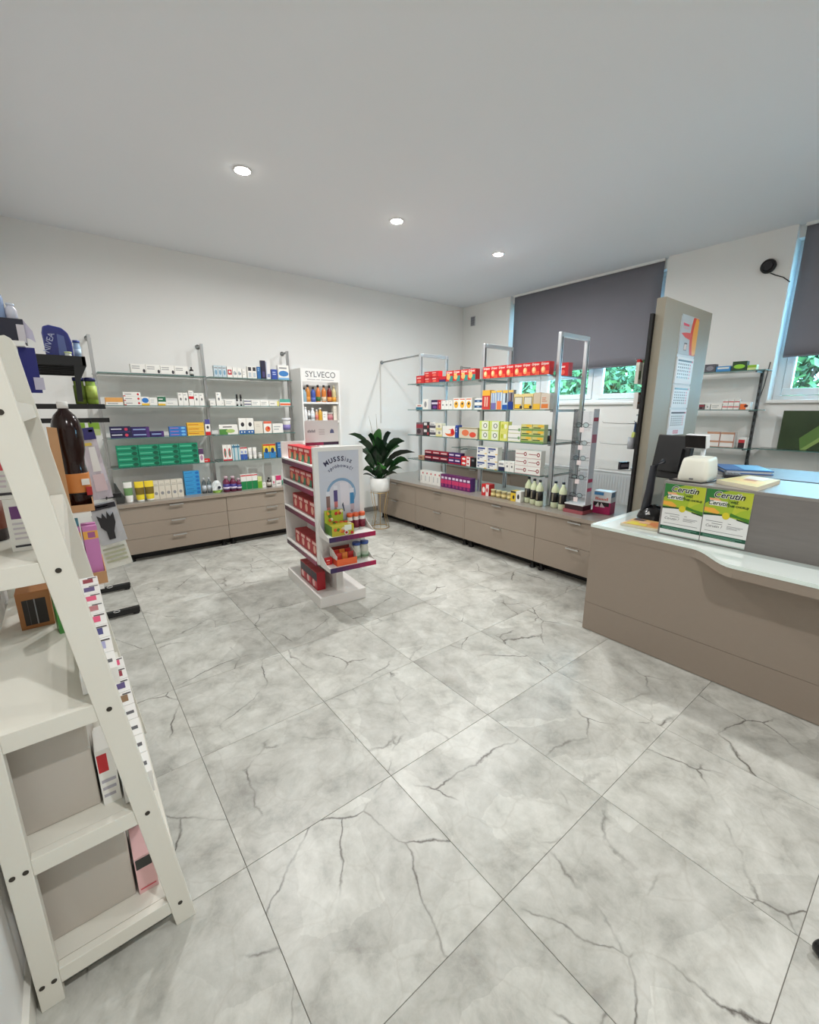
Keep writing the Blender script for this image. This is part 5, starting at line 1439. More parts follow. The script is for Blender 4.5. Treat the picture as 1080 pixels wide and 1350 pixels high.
booklet('leaflet_stack', 'pale yellow stack of leaflets fanned out on the counter riser', [(2.03, 0.20), (1.905, -0.02), (2.30, -0.03), (2.38, 0.14)], RT, 0.022, (228, 218, 160),
        [([(2.10, 0.16), (2.0, 0.0), (2.12, 0.0), (2.2, 0.15)], (240, 214, 150)), ([(2.2, 0.12), (2.17, 0.02), (2.29, 0.0), (2.34, 0.12)], (238, 236, 226)), ([(2.12, 0.10), (2.11, 0.04), (2.16, 0.04), (2.18, 0.1)], (206, 150, 120))])
booklet('magazine_stack', 'yellow and orange magazines lying on the pale glass counter top', [(1.91, 0.66), (1.935, 0.435), (2.12, 0.44), (2.13, 0.49), (2.12, 0.66)], 0.758, 0.016, (226, 176, 110),
        [([(1.93, 0.64), (1.945, 0.52), (2.02, 0.53), (2.02, 0.63)], (240, 220, 70)), ([(2.03, 0.55), (1.96, 0.47), (2.05, 0.45), (2.10, 0.5)], (230, 140, 80)), ([(2.06, 0.65), (2.05, 0.58), (2.11, 0.58), (2.115, 0.65)], (90, 70, 70)), ([(1.99, 0.58), (2.0, 0.52), (2.06, 0.53), (2.05, 0.6)], (240, 190, 150))])
t = thing('calculator', 'black desktop calculator between the printer and the yellow leaflets', 'calculator', (2.36, 0.215, RT), R(20))
bx('case', t, -0.06, 0.07, -0.045, 0.045, 0, 0.022, mat((44, 44, 50), 0.5), 0.003)
bx('display', t, 0.04, 0.064, -0.038, 0.038, 0.022, 0.024, mat((110, 120, 110), 0.2))
for i in range(4):
    for k in range(5):
        bx('key', t, -0.052 + i * 0.022, -0.036 + i * 0.022, -0.038 + k * 0.016, -0.027 + k * 0.016, 0.022, 0.026, mat((120, 122, 128), 0.5))
t = thing('desk_tray', 'low grey desk shelf behind the counter riser', 'shelf', (0, 0, 0))
bx('board', t, 2.50, 3.1, -0.3, 0.60, 1.06, 1.085, LAMGREY)
bx('leg', t, 2.50, 2.53, -0.28, -0.25, 0, 1.06, LAMGREY); bx('leg', t, 2.50, 2.53, 0.55, 0.58, 0, 1.06, LAMGREY)
bx('leg', t, 3.06, 3.09, -0.28, -0.25, 0, 1.06, LAMGREY); bx('leg', t, 3.06, 3.09, 0.55, 0.58, 0, 1.06, LAMGREY)
t = thing('document_folder', 'blue document folder with a pale blue sheet behind the printer', 'folder', (2.74, 0.27, 1.0855), R(-62), rot=None)
bx('folder_back', t, -0.13, 0.13, -0.17, 0.17, 0, 0.006, mat((46, 96, 160), 0.4)); bx('folder_pages', t, -0.12, 0.12, -0.165, 0.165, 0.006, 0.02, mat((230, 234, 238), 0.6))
bx('folder_front', t, -0.13, 0.13, -0.17, 0.17, 0.02, 0.026, mat((56, 110, 172), 0.4)); bx('sheet', t, -0.02, 0.125, -0.15, 0.13, 0.026, 0.028, mat((120, 190, 232), 0.4))
booklet('paper_sheets', 'white paper sheets lying behind the receipt printer', [(2.52, 0.47), (2.52, 0.38), (2.62, 0.45), (2.60, 0.56)], 1.0855, 0.012, (238, 240, 242), [])

# ============================================================ TALL PANEL WITH CALENDAR
t = thing('partition_panel', 'tall beige partition panel with a black board behind it at the counter end', 'panel', (0, 0, 0))
bx('panel', t, 2.50, 3.37, 0.80, 0.862, 0.0, 2.25, BEIGE, 0.004)
bx('black_board', t, 2.475, 3.36, 0.864, 0.885, 0.05, 2.15, BLACK)
for z in (1.45, 1.05, 0.66):
    bx('hook_bar', t, 2.47, 2.9, 0.885, 0.895, z, z + 0.012, STEEL)
t = thing('wall_calendar', 'three month hanging calendar with an orange picture on the beige panel', 'calendar', (0, 0.797, 0), 0)
CX0, CX1 = 2.79, 3.10
bx('back_card', t, CX0 - 0.005, CX1 + 0.005, 0.0, 0.002, 1.335, 2.165, mat((216, 220, 222), 0.6))
pic = bx('picture', t, CX0, CX1 + 0.005, -0.003, 0.0, 1.90, 2.175, mat((188, 192, 192), 0.5))


def cp(pts, y, c, parent, nm='print'):
    mb = MB(); mb.poly([(p[0], y, p[1]) for p in pts], mat(c, 0.35)); return mb.build(nm, parent)


o_, i_ = arc_band(3.30, 2.035, 0.24, 0.33, 138, 222, 14)
cp([(max(min(p[0], 3.105), CX0), min(max(p[1], 1.903), 2.172)) for p in o_] + [(3.105, 1.903), (3.105, 2.172)], -0.0034, (224, 70, 40), pic)
o_, i_ = arc_band(3.30, 2.035, 0.2, 0.285, 140, 220, 14)
cp([(min(p[0], 3.105), min(max(p[1], 1.905), 2.17)) for p in o_] + [(3.105, 1.92), (3.105, 2.15)], -0.0038, (246, 170, 60), pic)
cp([(2.80, 2.045), (2.88, 2.055), (2.97, 2.06), (3.0, 2.045), (2.97, 2.01), (2.88, 2.02)], -0.0042, (226, 90, 80), pic)
cp([(2.82, 2.12), (2.93, 2.115), (2.93, 2.10), (2.83, 2.10)], -0.0034, (226, 90, 110), pic); cp([(2.84, 2.09), (2.93, 2.087), (2.93, 2.081), (2.85, 2.082)], -0.0034, (220, 150, 160), pic)
cp([(2.875, 1.93), (2.93, 1.93), (2.935, 1.985), (2.88, 1.985)], -0.0034, (96, 80, 76), pic); cp([(2.88, 1.935), (2.925, 1.935), (2.93, 1.975), (2.885, 1.975)], -0.0038, (226, 200, 190), pic)
for (z0_, z1_) in ((1.69, 1.88), (1.51, 1.675), (1.35, 1.495)):
    mp_ = bx('month_block', t, CX0 + 0.002, CX1, -0.006, 0.0, z0_, z1_, mat((236, 236, 236), 0.6))
    cp([(CX0 + 0.02, z1_ - 0.03), (CX1 - 0.015, z1_ - 0.03), (CX1 - 0.015, z1_ - 0.018), (CX0 + 0.02, z1_ - 0.018)], -0.0064, (64, 66, 72), mp_, 'month_bar')
    cp([(CX1 - 0.035, z1_ - 0.03), (CX1 - 0.012, z1_ - 0.03), (CX1 - 0.012, z1_ - 0.018), (CX1 - 0.035, z1_ - 0.018)], -0.0068, (220, 110, 120), mp_, 'month_bar')
    hh = (z1_ - z0_ - 0.045) / 6
    for r_ in range(5):
        for c_ in range(7):
            x = CX0 + 0.03 + c_ * 0.036; z = z1_ - 0.055 - r_ * hh
            cp([(x, z), (x + 0.018, z), (x + 0.018, z + hh * 0.5), (x, z + hh * 0.5)], -0.0064, (226, 130, 140) if c_ == 6 else (84, 86, 92), mp_, 'day')
bx('foot_strip', t, CX0 - 0.003, CX1 + 0.003, -0.004, 0.0, 1.30, 1.348, mat((236, 235, 236), 0.6))
for k in range(3):
    band('foot_print', CX0 + 0.115 + k * 0.034, 1.324, 0.008, 0.015, 0, 360, -0.0048, (228, 110, 136), t, 12)
# goods hanging on the black board
for k, (x, c, cap, nm) in enumerate([(2.50, (222, 218, 206), (196, 40, 44), 'red topped'), (2.565, (214, 218, 204), (70, 130, 70), 'green topped'), (2.63, (206, 208, 206), (60, 80, 60), 'grey topped'), (2.70, (190, 190, 196), (40, 36, 60), 'navy topped')]):
    o = MB().prism([(-0.024, 0), (0.024, 0), (0.026, 0.13), (0.02, 0.15), (-0.02, 0.15), (-0.026, 0.13)], 'y', -0.012, 0.012, mat(c, 0.35))
    o.box(-0.02, 0.02, -0.012, 0.012, 0.15, 0.17, mat(cap, 0.4)); o.box(-0.02, 0.012, -0.0128, -0.012, 0.03, 0.09, mat((96, 120, 80), 0.4))
    tag(o.build('hanging_pack', None, (x, 0.93, 1.68), 0), '%s white pack hanging on the black board behind the beige panel' % nm, 'pack')
    tag(MB().tube([(x, 0.895, 1.845), (x, 0.96, 1.845), (x, 0.965, 1.86)], 0.003, STEEL).build('display_hook'), 'short steel hook on the black board holding the %s white pack' % nm, 'hook', 'hooks on the black board')
t = thing('nail_set', 'blue card with grey roller and yellow brush hanging on the black board', 'pack', (2.56, 0.945, 1.20), R(10))
MB().prism([(0.0, 0.02), (0.06, 0.0), (0.075, 0.19), (0.03, 0.20), (0.02, 0.12)], 'y', -0.004, 0.004, mat((34, 84, 140), 0.4)).build('card', t)
MB().lathe([(0.025, 0), (0.025, 0.09)], mat((168, 170, 176), 0.4), c=(-0.02, 0, 0.0), seg=14).build('roller', t)
MB().prism([(-0.045, 0.09), (0.0, 0.08), (0.01, 0.12), (-0.03, 0.13)], 'y', -0.02, 0.0, mat((206, 216, 120), 0.4)).build('brush', t)
tag(MB().tube([(2.60, 0.897, 1.405), (2.60, 0.96, 1.40), (2.60, 0.965, 1.412)], 0.003, STEEL).build('display_hook'), 'short steel display hook holding the blue card', 'hook')
for (x, z, nm) in ((2.50, 1.39, 'upper'), (2.49, 1.23, 'middle'), (2.48, 1.03, 'lower')):
    tag(MB().tube([(2.60, 0.887, z), (x + 0.02, 1.05, z), (x, 1.16, z + 0.005), (x + 0.005, 1.17, z + 0.015)], 0.0025, STEEL).build('display_hook'), '%s long empty steel hook sticking out of the black board' % nm, 'hook')
carton('plaster_pack', 'black_shiny', 0.09, 0.02, 0.06, (2.60, 1.0, 1.03), R(-20), 'small dark pack lying on the lowest steel hook', 'pack')
carton('plaster_pack', 'tan_stripe', 0.09, 0.03, 0.12, (2.56, 0.92, 1.50), R(0), 'tan and white pack hanging below the white packs', 'pack')

# ============================================================ WALL UNIT BEHIND THE COUNTER
t = thing('shelf_post', 'dark slotted steel shelf post on the window wall behind the counter', 'shelf post', (4.40, 0.655, 0.0))
bx('post', t, -0.012, 0.012, -0.012, 0.012, 0.0, 1.86, mat((88, 92, 94), 0.4, 0.6))
for k in range(16):
    bx('slot', t, -0.0135, -0.012, -0.004, 0.004, 0.90 + k * 0.06, 0.93 + k * 0.06, DARK)
for z in (1.85, 1.495, 1.135):
    bx('bracket', t, -0.20, -0.012, -0.006, 0.006, z - 0.02, z - 0.009, mat((88, 92, 94), 0.4, 0.6))
for z, nm in ((1.85, 'top'), (1.495, 'middle'), (1.135, 'lowest')):
    glass_shelf(4.17, 4.385, 0.58, 1.60, z, '%s glass shelf of the wall unit behind the counter' % nm)
for (ya, yb, z, h, st, nm, lab) in [(1.08, 0.985, 1.85, .075, 'grey_mask', 'mask_box', 'grey patterned box on the top shelf behind the counter'),
                                    (0.98, 0.86, 1.85, .05, 'blue_mask', 'mask_box', 'low blue and white box on the top shelf behind the counter'),
                                    (0.85, 0.735, 1.85, .085, 'green_mask', 'mask_box', 'black box with lime oval on the top shelf behind the counter'),
                                    (0.73, 0.66, 1.85, .045, 'folic_green', 'mask_box', 'low pale green box at the end of the top shelf behind the counter'),
                                    (1.08, 1.03, 1.495, .05, 'darkred_grey', 'plaster_box', 'small grey and red box on the middle shelf behind the counter'),
                                    (1.025, 0.98, 1.495, .05, 'white_dot', 'plaster_box', 'small white box with dot on the middle shelf behind the counter'),
                                    (0.975, 0.88, 1.495, .055, 'white_lines', 'plaster_box', 'wide white box with lines on the middle shelf behind the counter'),
                                    (0.735, 0.655, 1.495, .065, 'white_orange_small', 'plaster_box', 'white and orange box at the end of the middle shelf behind the counter'),
                                    (0.70, 0.635, 1.135, .10, 'red_black_small', 'plaster_box', 'small red and black box at the end of the lowest shelf behind the counter')]:
    carton(nm, st, ya - yb - 0.003, 0.07, h, (4.20, (ya + yb) / 2, z + 0.0005), R(-90), lab)
for k in range(3):
    for m_ in range(2):
        carton('plaster_box', 'white_redband', 0.042, 0.06, 0.046, (4.20, 0.855 - k * 0.046, 1.4955 + m_ * 0.047), R(-90), 'small red banded box behind the counter, %s layer, %s the steel post' % (['lower', 'upper'][m_], ['third from', 'second from', 'nearest'][k]), 'box', 'red banded boxes behind the counter')
for k in range(2):
    carton('tissue_box', 'tan_stripe', 0.115, 0.08, 0.145, (4.20, 0.91 - k * 0.118, 1.1355), R(-90), 'white box with tan stripes behind the counter, ' + ['farther from', 'nearer'][k] + ' the red and black box', 'box', 'pair of tan striped boxes')
t = glass_shelf(4.22, XB - 0.001, -0.9, 0.56, 1.14, 'long glass shelf under the green picture on the window wall')
t = thing('green_picture', 'dark green leaf picture leaning on the glass shelf under the window', 'picture', (4.36, -0.15, 1.141), R(-90), rot=None)
PIC = mat((58, 74, 48), 0.3, noise=0.55, scale=3.0)
pb = MB().box(-0.585, 0.585, 0, 0.012, 0, 0.345, PIC).build('board', t)
flat('picture_print', [(-0.42, 0.0), (-0.30, 0.10), (-0.16, 0.24), (-0.20, 0.29), (-0.32, 0.22), (-0.44, 0.10)], -0.001, (96, 130, 66), pb)
flat('picture_print', [(-0.42, 0.0), (-0.38, 0.0), (-0.14, 0.23), (-0.17, 0.25)], -0.002, (140, 168, 96), pb)
lettering('Dla', 0.045, mat((222, 224, 216), 0.4), pb, (-0.14, -0.003, 0.25), align='LEFT', bold=0.001)
lettering('Xe', 0.10, mat((232, 232, 226), 0.4), pb, (-0.19, -0.003, 0.13), align='LEFT', shear=0.3)

# ============================================================ WHITE LADDER SHELF
LY0, LY1 = 0.555, 1.55
t = thing('ladder_shelf', 'white painted wooden ladder shelf with slanted front legs against the wall', 'shelf', (0, LY0, 0))
LW = mat((228, 225, 214), 0.4, noise=0.02, scale=6)
LL = LY1 - LY0
def fx_in(z): return -0.820 - 0.117 * z
def fx_out(z): return -0.767 - 0.115 * z
top = 1.72
for y0_ in (0.0, LL - 0.03):
    bx('back_leg', t, -1.130, -1.082, y0_, y0_ + 0.03, 0, 1.75, LW, 0.002)
    pts = [(fx_in(0) + 0.0, 0), (fx_out(0), 0), (fx_out(top), top), (fx_out(top) - 0.008, top + 0.022), (fx_out(top) - 0.024, top + 0.032), (fx_in(top) + 0.008, top + 0.026), (fx_in(top), top)]
    MB().prism(pts, 'y', y0_, y0_ + 0.03, LW).build('front_leg', t, bev=0.002)
LV = [(0.054, 0.10), (0.408, 0.455), (0.753, 0.80), (1.127, 1.175), (1.47, 1.515)]
BOLT = mat((70, 66, 60), 0.4, 0.6)
for (z0_, z1_) in LV:
    zc = (z0_ + z1_) / 2
    for y0_ in (0.002, LL - 0.028):
        MB().prism([(-1.082, z0_), (fx_in(z0_), z0_), (fx_in(z1_), z1_), (-1.082, z1_)], 'y', y0_, y0_ + 0.024, LW).build('side_rail', t, bev=0.0015)
    MB().prism([(-1.128, z1_ - 0.020), (fx_in(z1_) + 0.002, z1_ - 0.020), (fx_in(z1_) + 0.002, z1_ - 0.004), (-1.128, z1_ - 0.004)], 'y', 0.030, LL - 0.030, LW).build('shelf_board', t)
    MB().prism([(fx_in(z0_) + 0.008, z0_), (fx_out(z0_) - 0.008, z0_), (fx_out(z1_) - 0.008, z1_), (fx_in(z1_) + 0.008, z1_)], 'y', 0.0305, LL - 0.0305, LW).build('front_rail', t)
    xm = (fx_in(zc) + fx_out(zc)) / 2
    for x in (xm, -1.118, -1.094):
        MB().lathe([(0.006, -0.0015), (0.006, 0.001), (0.003, 0.001), (0.003, -0.001)], BOLT, axis='y', c=(x, 0.0, zc), seg=12).build('bolt', t)


ORDN = ['first', 'second', 'third', 'fourth', 'fifth', 'sixth', 'seventh', 'eighth']
LBL = {'grey': (96, 96, 100), 'brown': (140, 110, 80), 'violet': (92, 80, 130), 'wine red': (150, 50, 66), 'pink': (232, 90, 130), 'rose': (190, 120, 126), 'blue': (70, 70, 130), 'lilac': (170, 170, 206)}
for (z, x0, x1, h, ya, dy, board, tops) in ((0.4555, -0.886, -0.816, 0.068, 0.640, 0.091, 'second', ['grey', 'grey', 'grey', 'grey', 'brown', 'violet', 'wine red', 'pink']),
                                            (0.8005, -0.930, -0.851, 0.050, 0.665, 0.100, 'third', ['grey', 'lilac', 'blue', 'pink', 'rose', 'pink', 'violet', 'wine red'])):
    for k, c in enumerate(tops):
        D2, W2 = (x1 - x0) / 2, dy / 2 - 0.002
        mb = MB().box(-D2, D2, -W2, W2, 0, h, mat((240, 238, 234), 0.42))
        n = mat(LBL[c], 0.42)
        if c == 'grey':
            mb.poly([(D2 * q, W2 * r_, h + 0.0004) for q, r_ in ((0.1, -0.3), (0.8, -0.3), (0.8, 0.1), (0.1, 0.1))], n)
        else:
            mb.poly([(D2 * q, W2 * r_, h + 0.0004) for q, r_ in ((-0.2, -0.5), (0.6, -0.5), (0.6, 0.5), (-0.2, 0.5))], n)
            mb.poly([(D2 * q, W2 * r_, h + 0.0006) for q, r_ in ((0.2, 0.55), (0.9, 0.55), (0.9, 0.75), (0.2, 0.75))], mat((70, 66, 68), 0.42))
        tag(mb.build('cosmetic_box', None, ((x0 + x1) / 2, ya + k * dy, z)), 'white box with %s top label, %s along the ladder shelf %s board' % (c, ORDN[k], board), 'box', 'boxes along the ladder shelf front')
carton('cosmetic_box', 'white_redcorner', 0.040, 0.10, 0.17, (-0.912, 0.63, 0.4515), 0, 'upright white box with a red corner on the ladder shelf second board')
carton('cosmetic_box', 'white_redcorner', 0.040, 0.08, 0.12, (-0.912, 0.74, 0.4515), 0, 'shorter white box with a red corner behind the taller one on the ladder shelf')
carton('cosmetic_box', 'rose_dark', 0.05, 0.12, 0.13, (-0.868, 0.635, 0.0965), 0, 'rose box with a black label on the lowest board of the ladder shelf')
carton('cosmetic_box', 'white_greylabel', 0.05, 0.10, 0.24, (-0.872, 0.77, 0.0965), 0, 'tall white box with a grey label behind the rose box on the ladder shelf')
carton('serum_box', 'white_purplelabel', 0.045, 0.06, 0.125, (-0.985, 0.70, 1.1715), 0, 'white box with purple label on the fourth board of the ladder shelf')
carton('serum_box', 'white_rosetall', 0.045, 0.06, 0.12, (-0.998, 0.70, 1.297), 0, 'white box with rose drop standing on the purple labelled box')
carton('care_carton', 'rust_carton', 0.085, 0.10, 0.125, (-1.03, 1.15, 0.7965), 0, 'brown carton with a dark window on the third board of the ladder shelf')
carton('care_carton', 'green_dark', 0.04, 0.06, 0.13, (-0.955, 1.05, 0.7965), R(8), 'green box beside the brown carton on the ladder shelf')
bottle('lotion_bottle', 'dark brown bottle on the fourth board of the ladder shelf', (-1.05, 0.86, 1.1715), 0.03, 0.2, (40, 26, 26), (30, 26, 26), (120, 60, 40))
carton('care_carton', 'rust_carton', 0.12, 0.10, 0.10, (-1.05, 1.30, 1.1715), 0, 'brown carton at the back of the fourth board of the ladder shelf')

PALE_SHADED = mat((196, 188, 178), 0.4)  # beige tone has the shading inside the shelf mixed into the box colour
for (z, h, x1, nm) in ((0.0965, 0.29, -0.90, 'lowest'), (0.4515, 0.285, -0.938, 'second')):
    t = thing('storage_box', 'pale storage box filling the %s board of the ladder shelf' % nm, 'box', (0, 0, 0))
    bx('box_body', t, -1.118, x1, 0.645, 1.02, z, z + h - 0.02, PALE_SHADED, 0.004)
    bx('box_lid', t, -1.120, x1 + 0.002, 0.643, 1.022, z + h - 0.02, z + h, PALE_SHADED, 0.003)

# ============================================================ WALL BOARDS WITH CARTONS
for (z, nm) in ((1.745, 'upper'), (1.075, 'middle'), (0.745, 'lower')):
    t = thing('wall_shelf', '%s white wall board beyond the ladder shelf' % nm, 'shelf', (XL, 1.60, z))
    bx('board', t, 0.0005, 0.325 if z < 1.7 else 0.215, 0, 0.36, -0.018, 0, WHITEP)
    for y in (0.05, 0.31):
        MB().prism([(0.0, -0.018), (0.14, -0.018), (0.0, -0.12)], 'y', y, y + 0.006, WHITEP).build('bracket', t)


def open_carton(label, x0, x1, y0, y1, z0, zb, zf, m=CARD):
    t = thing('cardboard_tray', label, 'carton', (0, 0, 0))
    th = 0.004
    bx('tray_floor', t, x0, x1, y0, y1, z0, z0 + th, m)
    bx('near_side', t, x0, x1, y0, y0 + th, z0 + th, zf, m)
    bx('far_side', t, x0, x1, y1 - th, y1, z0 + th, zb, m)
    MB().prism([(y0 + th, z0 + th), (y1 - th, z0 + th), (y1 - th, zb), (y0 + th, zb)], 'x', x0, x0 + th, m).build('back_side', t)
    MB().prism([(y0 + th, z0 + th), (y1 - th, z0 + th), (y1 - th, zb), (y0 + th, zf)], 'x', x1 - th, x1, m).build('front_side', t)
    return t


open_carton('brown cardboard tray around the big brown bottle', -1.02, -0.815, 1.62, 1.86, 1.0755, 1.20, 1.105)
open_carton('brown cardboard tray around the pink packets', -1.02, -0.812, 1.62, 1.80, 0.7455, 0.83, 0.80)
tag(MB().prism([(-0.925, 1.08), (-0.893, 1.08), (-0.893, 1.425), (-0.925, 1.43)], 'y', 1.630, 1.636, CARD).build('cardboard_flap'), 'tall brown cardboard strip standing beside the big brown bottle', 'cardboard')
t = thing('big_bottle', 'large dark brown plastic bottle with white cap and orange label', 'bottle', (-0.862, 1.70, 1.0797))
BR = mat((34, 12, 9), 0.16, spec=0.45)
MB().lathe([(0.042, 0), (0.049, 0.012), (0.050, 0.05), (0.050, 0.145), (0.046, 0.16), (0.042, 0.19), (0.0435, 0.215), (0.051, 0.25), (0.0535, 0.295), (0.0525, 0.335), (0.047, 0.37), (0.036, 0.395), (0.02, 0.413), (0.015, 0.425)], BR, seg=28).build('body', t)
MB().lathe([(0.0505, 0.072), (0.0508, 0.077), (0.0508, 0.15), (0.0503, 0.154)], mat((206, 128, 62), 0.4), seg=28).build('label_sleeve', t)
MB().lathe([(0.0512, 0.066), (0.0512, 0.0715)], BLACK, seg=28).build('label_edge', t)
bx('label_patch', t, 0.018, 0.046, -0.0535, -0.044, 0.105, 0.13, mat((236, 232, 226), 0.4)); bx('label_patch', t, 0.03, 0.05, -0.052, -0.04, 0.06, 0.095, mat((180, 40, 40), 0.4))
MB().lathe([(0.019, 0.422), (0.019, 0.446), (0.016, 0.449)], mat((236, 234, 230), 0.4), seg=20).build('cap', t)
for k, (x, y) in enumerate([(-0.845, 1.64), (-0.89, 1.64), (-0.848, 1.70)]):
    carton('pink_packet', 'pink_packet', 0.052 if k != 1 else 0.024, 0.03, 0.255, (x, y, 0.7500), R(4 - k * 4), 'tall pink packet with orange band in the lower tray, ' + ['widest face in front', 'narrow one', 'behind the other two'][k], 'packet', 'pink packets in the tray')
bottle('mint_jar', 'teal topped jar behind the pink packets', (-0.91, 1.72, 0.7500), 0.03, 0.30, (226, 230, 220), (90, 170, 180), (120, 160, 120), neck=0.9, caph=0.18, cat='jar')
t = thing('pad_carton', 'navy blue display carton on the upper wall board', 'carton', (0, 0, 0))
bx('carton_body', t, -1.10, -0.935, 1.66, 1.76, 1.7455, 1.83, mat((20, 20, 44), 0.4))
bx('white_corner', t, -0.957, -0.9345, 1.6585, 1.66, 1.7455, 1.81, mat((206, 200, 206), 0.4))
MB().prism([(-0.935, 1.765), (-0.935, 1.83), (-0.912, 1.79), (-0.908, 1.75), (-0.92, 1.76)], 'y', 1.665, 1.67, mat((196, 190, 210), 0.4)).build('paper_tongue', t)
for (x, h, c, nm) in ((-1.0, 0.12, (150, 170, 206), 'taller'), (-0.965, 0.06, (214, 214, 226), 'shorter')):
    bottle('pen_tube', '%s pale blue tube standing on the navy carton' % nm, (x, 1.71, 1.8305), 0.018, h, c, (214, 220, 232), neck=0.6)
t = thing('blue_header', 'royal blue header card hanging below the upper wall board', 'card', (0, 0, 0))
bx('card', t, -0.965, -0.915, 1.64, 1.644, 1.56, 1.727, mat((14, 20, 112), 0.4)); bx('card_print', t, -0.935, -0.905, 1.636, 1.64, 1.572, 1.618, mat((190, 186, 206), 0.4))

# ============================================================ BLACK RACK
t = thing('black_rack', 'black metal display rack on floor bars along the wall', 'rack', (XL, 0, 0))
for y in (2.45, 3.55):
    bx('upright', t, 0.002, 0.03, y - 0.015, y + 0.015, 0.0, 1.85, BLACK)
for y in (3.00, 3.57):
    bx('floor_bar', t, 0.03, 0.545, y - 0.02, y + 0.02, 0.012, 0.055, BLACK, 0.004)
    MB().lathe([(0.02, 0), (0.02, 0.012)], DARK, c=(0.52, y, 0), seg=12).build('foot', t)
bx('floor_rail', t, 0.002, 0.03, 2.43, 3.59, 0.012, 0.055, BLACK)
sh = MB()
for k in range(7):
    sh.box(0.03, 0.435, 2.52 + k * 0.14, 2.535 + k * 0.14, 1.742, 1.752, BLACK)
sh.box(0.03, 0.435, 2.50, 2.516, 1.735, 1.785, BLACK); sh.box(0.42, 0.437, 2.50, 3.50, 1.735, 1.785, BLACK); sh.box(0.03, 0.435, 3.484, 3.5, 1.735, 1.785, BLACK)
sh.box(0.03, 0.42, 2.516, 3.484, 1.752, 1.756, mat((40, 40, 44), 0.5))
sh.build('upper_tray', t)
MB().prism([(0.38, 1.735), (0.437, 1.735), (0.40, 1.66), (0.395, 1.54), (0.37, 1.54), (0.375, 1.67)], 'y', 2.502, 2.514, BLACK).build('tray_bracket', t)
bx('lower_tray', t, 0.03, 0.495, 2.50, 3.45, 1.50, 1.527, BLACK)
bx('hook_beam', t, 0.03, 0.50, 2.43, 2.45, 1.425, 1.45, BLACK); bx('hook_beam', t, 0.03, 0.50, 2.43, 2.45, 0.985, 1.01, BLACK)
for y in (2.99, 3.56):
    t2 = tag(MB().tube([(XL + 0.40 + 0.02 * math.cos(k * 0.5236), y - 0.024, 0.062 + 0.008 * math.sin(k * 0.5236)) for k in range(12)], 0.002, WHITEP, 6, True).build('price_ring'), 'small white ring clipped on a black floor bar of the rack', 'ring', 'white rings on the rack bars')
t = thing('cosmetics_pouch', 'navy clear plastic pouch with rounded top on the black rack', 'pouch', (-0.825, 2.62, 1.7565))
pts = [(-0.062, 0), (0.062, 0), (0.062, 0.11), (0.05, 0.16), (0.025, 0.185), (-0.03, 0.195), (-0.058, 0.185), (-0.066, 0.15)]
MB().prism(pts, 'y', -0.02, 0.02, mat((38, 46, 128), 0.2, coat=0.4)).build('pouch', t, bev=0.008)
MB().prism([(-0.005, 0.02), (0.035, 0.02), (0.03, 0.14), (0.0, 0.15)], 'y', -0.0225, -0.0205, mat((96, 112, 170), 0.2)).build('clear_window', t)
lettering('NIVEA', 0.04, mat((190, 198, 226), 0.4), t, (-0.04, -0.0225, 0.10), rot=(0, R(-70), 0))
bottle('cream_jar', 'small white and green jar in front of the navy pouch', (-0.79, 2.57, 1.7565), 0.017, 0.055, (230, 232, 220), (206, 216, 150), (190, 206, 120), neck=0.9, cat='jar')
bottle('sun_lotion', 'pale blue bottle with navy cap beside the navy pouch', (-0.742, 2.66, 1.7865), 0.018, 0.10, (170, 198, 226), (70, 90, 160), (190, 212, 232), neck=0.85)
for (x, nm) in ((-0.765, 'darker'), (-0.71, 'paler')):
    bottle('shower_gel', '%s green shower gel bottle with navy cap on the lower tray of the black rack' % nm, (x, 2.60, 1.5275), 0.028, 0.15, (120, 140, 56) if nm == 'darker' else (150, 180, 70), (30, 34, 90), (176, 196, 90) if nm == 'paler' else (110, 130, 50), neck=0.85, labz=(.2, .8))
for k, x in enumerate((-0.80, -0.735)):
    carton('gel_pack', 'folic_green', 0.05, 0.03, 0.07, (x, 2.39, 1.43 - 0.075), 0, 'green pack hanging on the black rack, ' + ['nearer', 'farther from'][k] + ' the wall', 'pack', 'green hanging packs')


def hang_pack(name, label, x0, x1, z0, z1, y, layers, th=0.012, body=(226, 222, 222), tilt=0.0):
    t = thing(name, label, 'pack', ((x0 + x1) / 2, y, z0), rot=(0, tilt, 0))
    w_ = (x1 - x0) / 2
    h = z1 - z0
    mb = MB(); n = 8
    for a in range(n + 1):
        for b_ in range(5):
            u = -1 + b_ * 0.5
            mb.v.append((u * w_, -th * (1 - u * u) * math.sin(math.pi * min(1, max(0, a / n))) - 0.002 * ((a * 7 + b_ * 3) % 4), h * a / n))
    for a in range(n):
        for b_ in range(4):
            q = a * 5 + b_
            mb.face([q, q + 1, q + 6, q + 5], mat(body, 0.18, coat=0.4), False)
    o = mb.build('film', t)
    s_ = o.modifiers.new('solid', 'SOLIDIFY'); s_.thickness = 0.004; s_.offset = -1
    for (nm, pts, c) in layers:
        MB().prism([(p[0] * w_, p[1] * h) for p in pts], 'y', -th - 0.012, -th - 0.010, mat(c, 0.3)).build(nm, t)
    return t


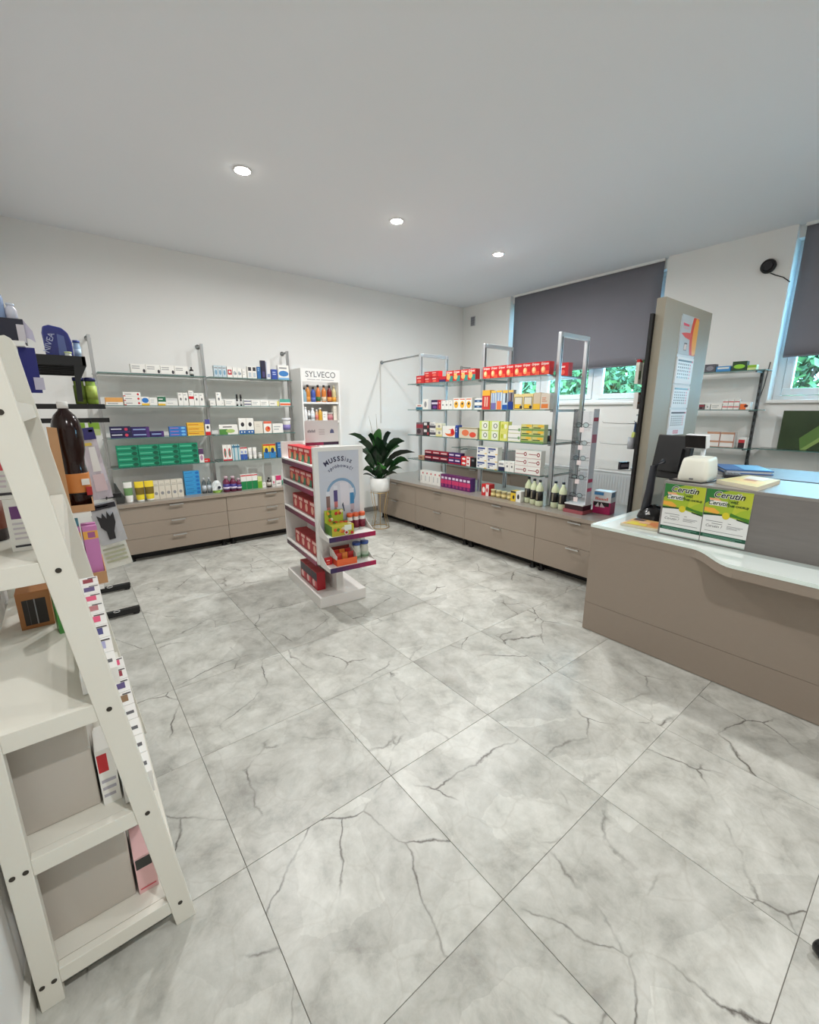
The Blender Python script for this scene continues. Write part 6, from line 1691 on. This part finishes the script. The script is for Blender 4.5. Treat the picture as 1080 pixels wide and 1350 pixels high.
hang_pack('glove_pack', 'clear pack of white gloves with a navy header hanging on the black rack', -0.795, -0.70, 1.0, 1.40, 2.36, [
    ('header', [(-1, .84), (1, .84), (1, 1), (-1, 1)], (52, 46, 110)), ('header_oval', [(.45, .94), (.85, .94), (.85, .97), (.45, .97)], (226, 226, 236)),
    ('yellow_tag', [(-.3, .76), (.4, .76), (.4, .8), (-.3, .8)], (226, 196, 90)), ('white_card', [(-.2, .40), (.6, .40), (.6, .74), (0.0, .74)], (240, 236, 232)),
    ('rose_lines', [(-.5, .12), (.7, .12), (.7, .36), (-.4, .36)], (222, 196, 200))], body=(206, 196, 204), tilt=R(-6))
hang_pack('glove_pack', 'silver pack with a black glove and dark header hanging on the black rack', -0.795, -0.665, 0.74, 0.985, 2.33, [
    ('header', [(-1, .86), (.95, .86), (.95, .98), (-1, .98)], (36, 32, 40)), ('header_slot', [(-.5, .91), (.4, .91), (.4, .94), (-.5, .94)], (190, 190, 196)),
    ('black_glove', [(-.3, .12), (.2, .12), (.25, .3), (.55, .5), (.6, .75), (.3, .66), (.15, .8), (0, .62), (-.2, .78), (-.35, .66), (-.65, .74), (-.6, .45), (-.3, .32)], (38, 36, 40))], body=(196, 196, 200), tilt=R(-8))
hang_pack('info_card', 'pale cream card with small pictures and text hanging below the silver pack', -0.79, -0.655, 0.59, 0.745, 2.345, [
    ('print_row', [(-.8, .25), (.8, .25), (.8, .33), (-.8, .33)], (190, 190, 160)), ('print_row', [(-.8, .42), (.8, .42), (.8, .5), (-.8, .5)], (190, 190, 160)),
    ('print_row', [(-.8, .58), (.8, .58), (.8, .66), (-.8, .66)], (190, 190, 160)), ('print_row', [(-.8, .75), (.8, .75), (.8, .82), (-.8, .82)], (170, 170, 150))], th=0.002, body=(232, 230, 220), tilt=R(-8))
for (x, z, nm) in ((-0.75, 1.41, 'white glove pack'), (-0.735, 0.985, 'silver pack')):
    tag(MB().tube([(x, 2.431, z + 0.02), (x, 2.33, z + 0.015), (x, 2.30, z + 0.03)], 0.004, BLACK).build('display_hook'), 'black rack hook carrying the %s' % nm, 'hook')

# ============================================================ CASTOR STOOL just inside the frame
t = thing('castor_stool', 'black stool with a five star base on castors', 'stool', (0.672, -0.925, 0))
MB().lathe([(0.03, 0.07), (0.03, 0.12), (0.022, 0.13), (0.022, 0.42)], BLACK, seg=16).build('column', t)
MB().lathe([(0.15, 0.42), (0.18, 0.44), (0.18, 0.48), (0.15, 0.5), (0.0, 0.505)], DARK, seg=28).build('seat', t)
for k in range(5):
    a = R(107) + k * 2 * math.pi / 5
    dx, dy = math.cos(a), math.sin(a)
    MB().tube([(0.02 * dx, 0.02 * dy, 0.09), (0.28 * dx, 0.28 * dy, 0.07)], [0.022, 0.015], BLACK, 8).build('star_leg', t)
    MB().lathe([(0.0, -0.014), (0.022, -0.014), (0.026, -0.009), (0.026, 0.009), (0.022, 0.014), (0.0, 0.014)], BLACKG, axis='y', c=(0, 0, 0), seg=18).build('castor', t, (0.285 * dx, 0.285 * dy, 0.0265), a + 0.6)
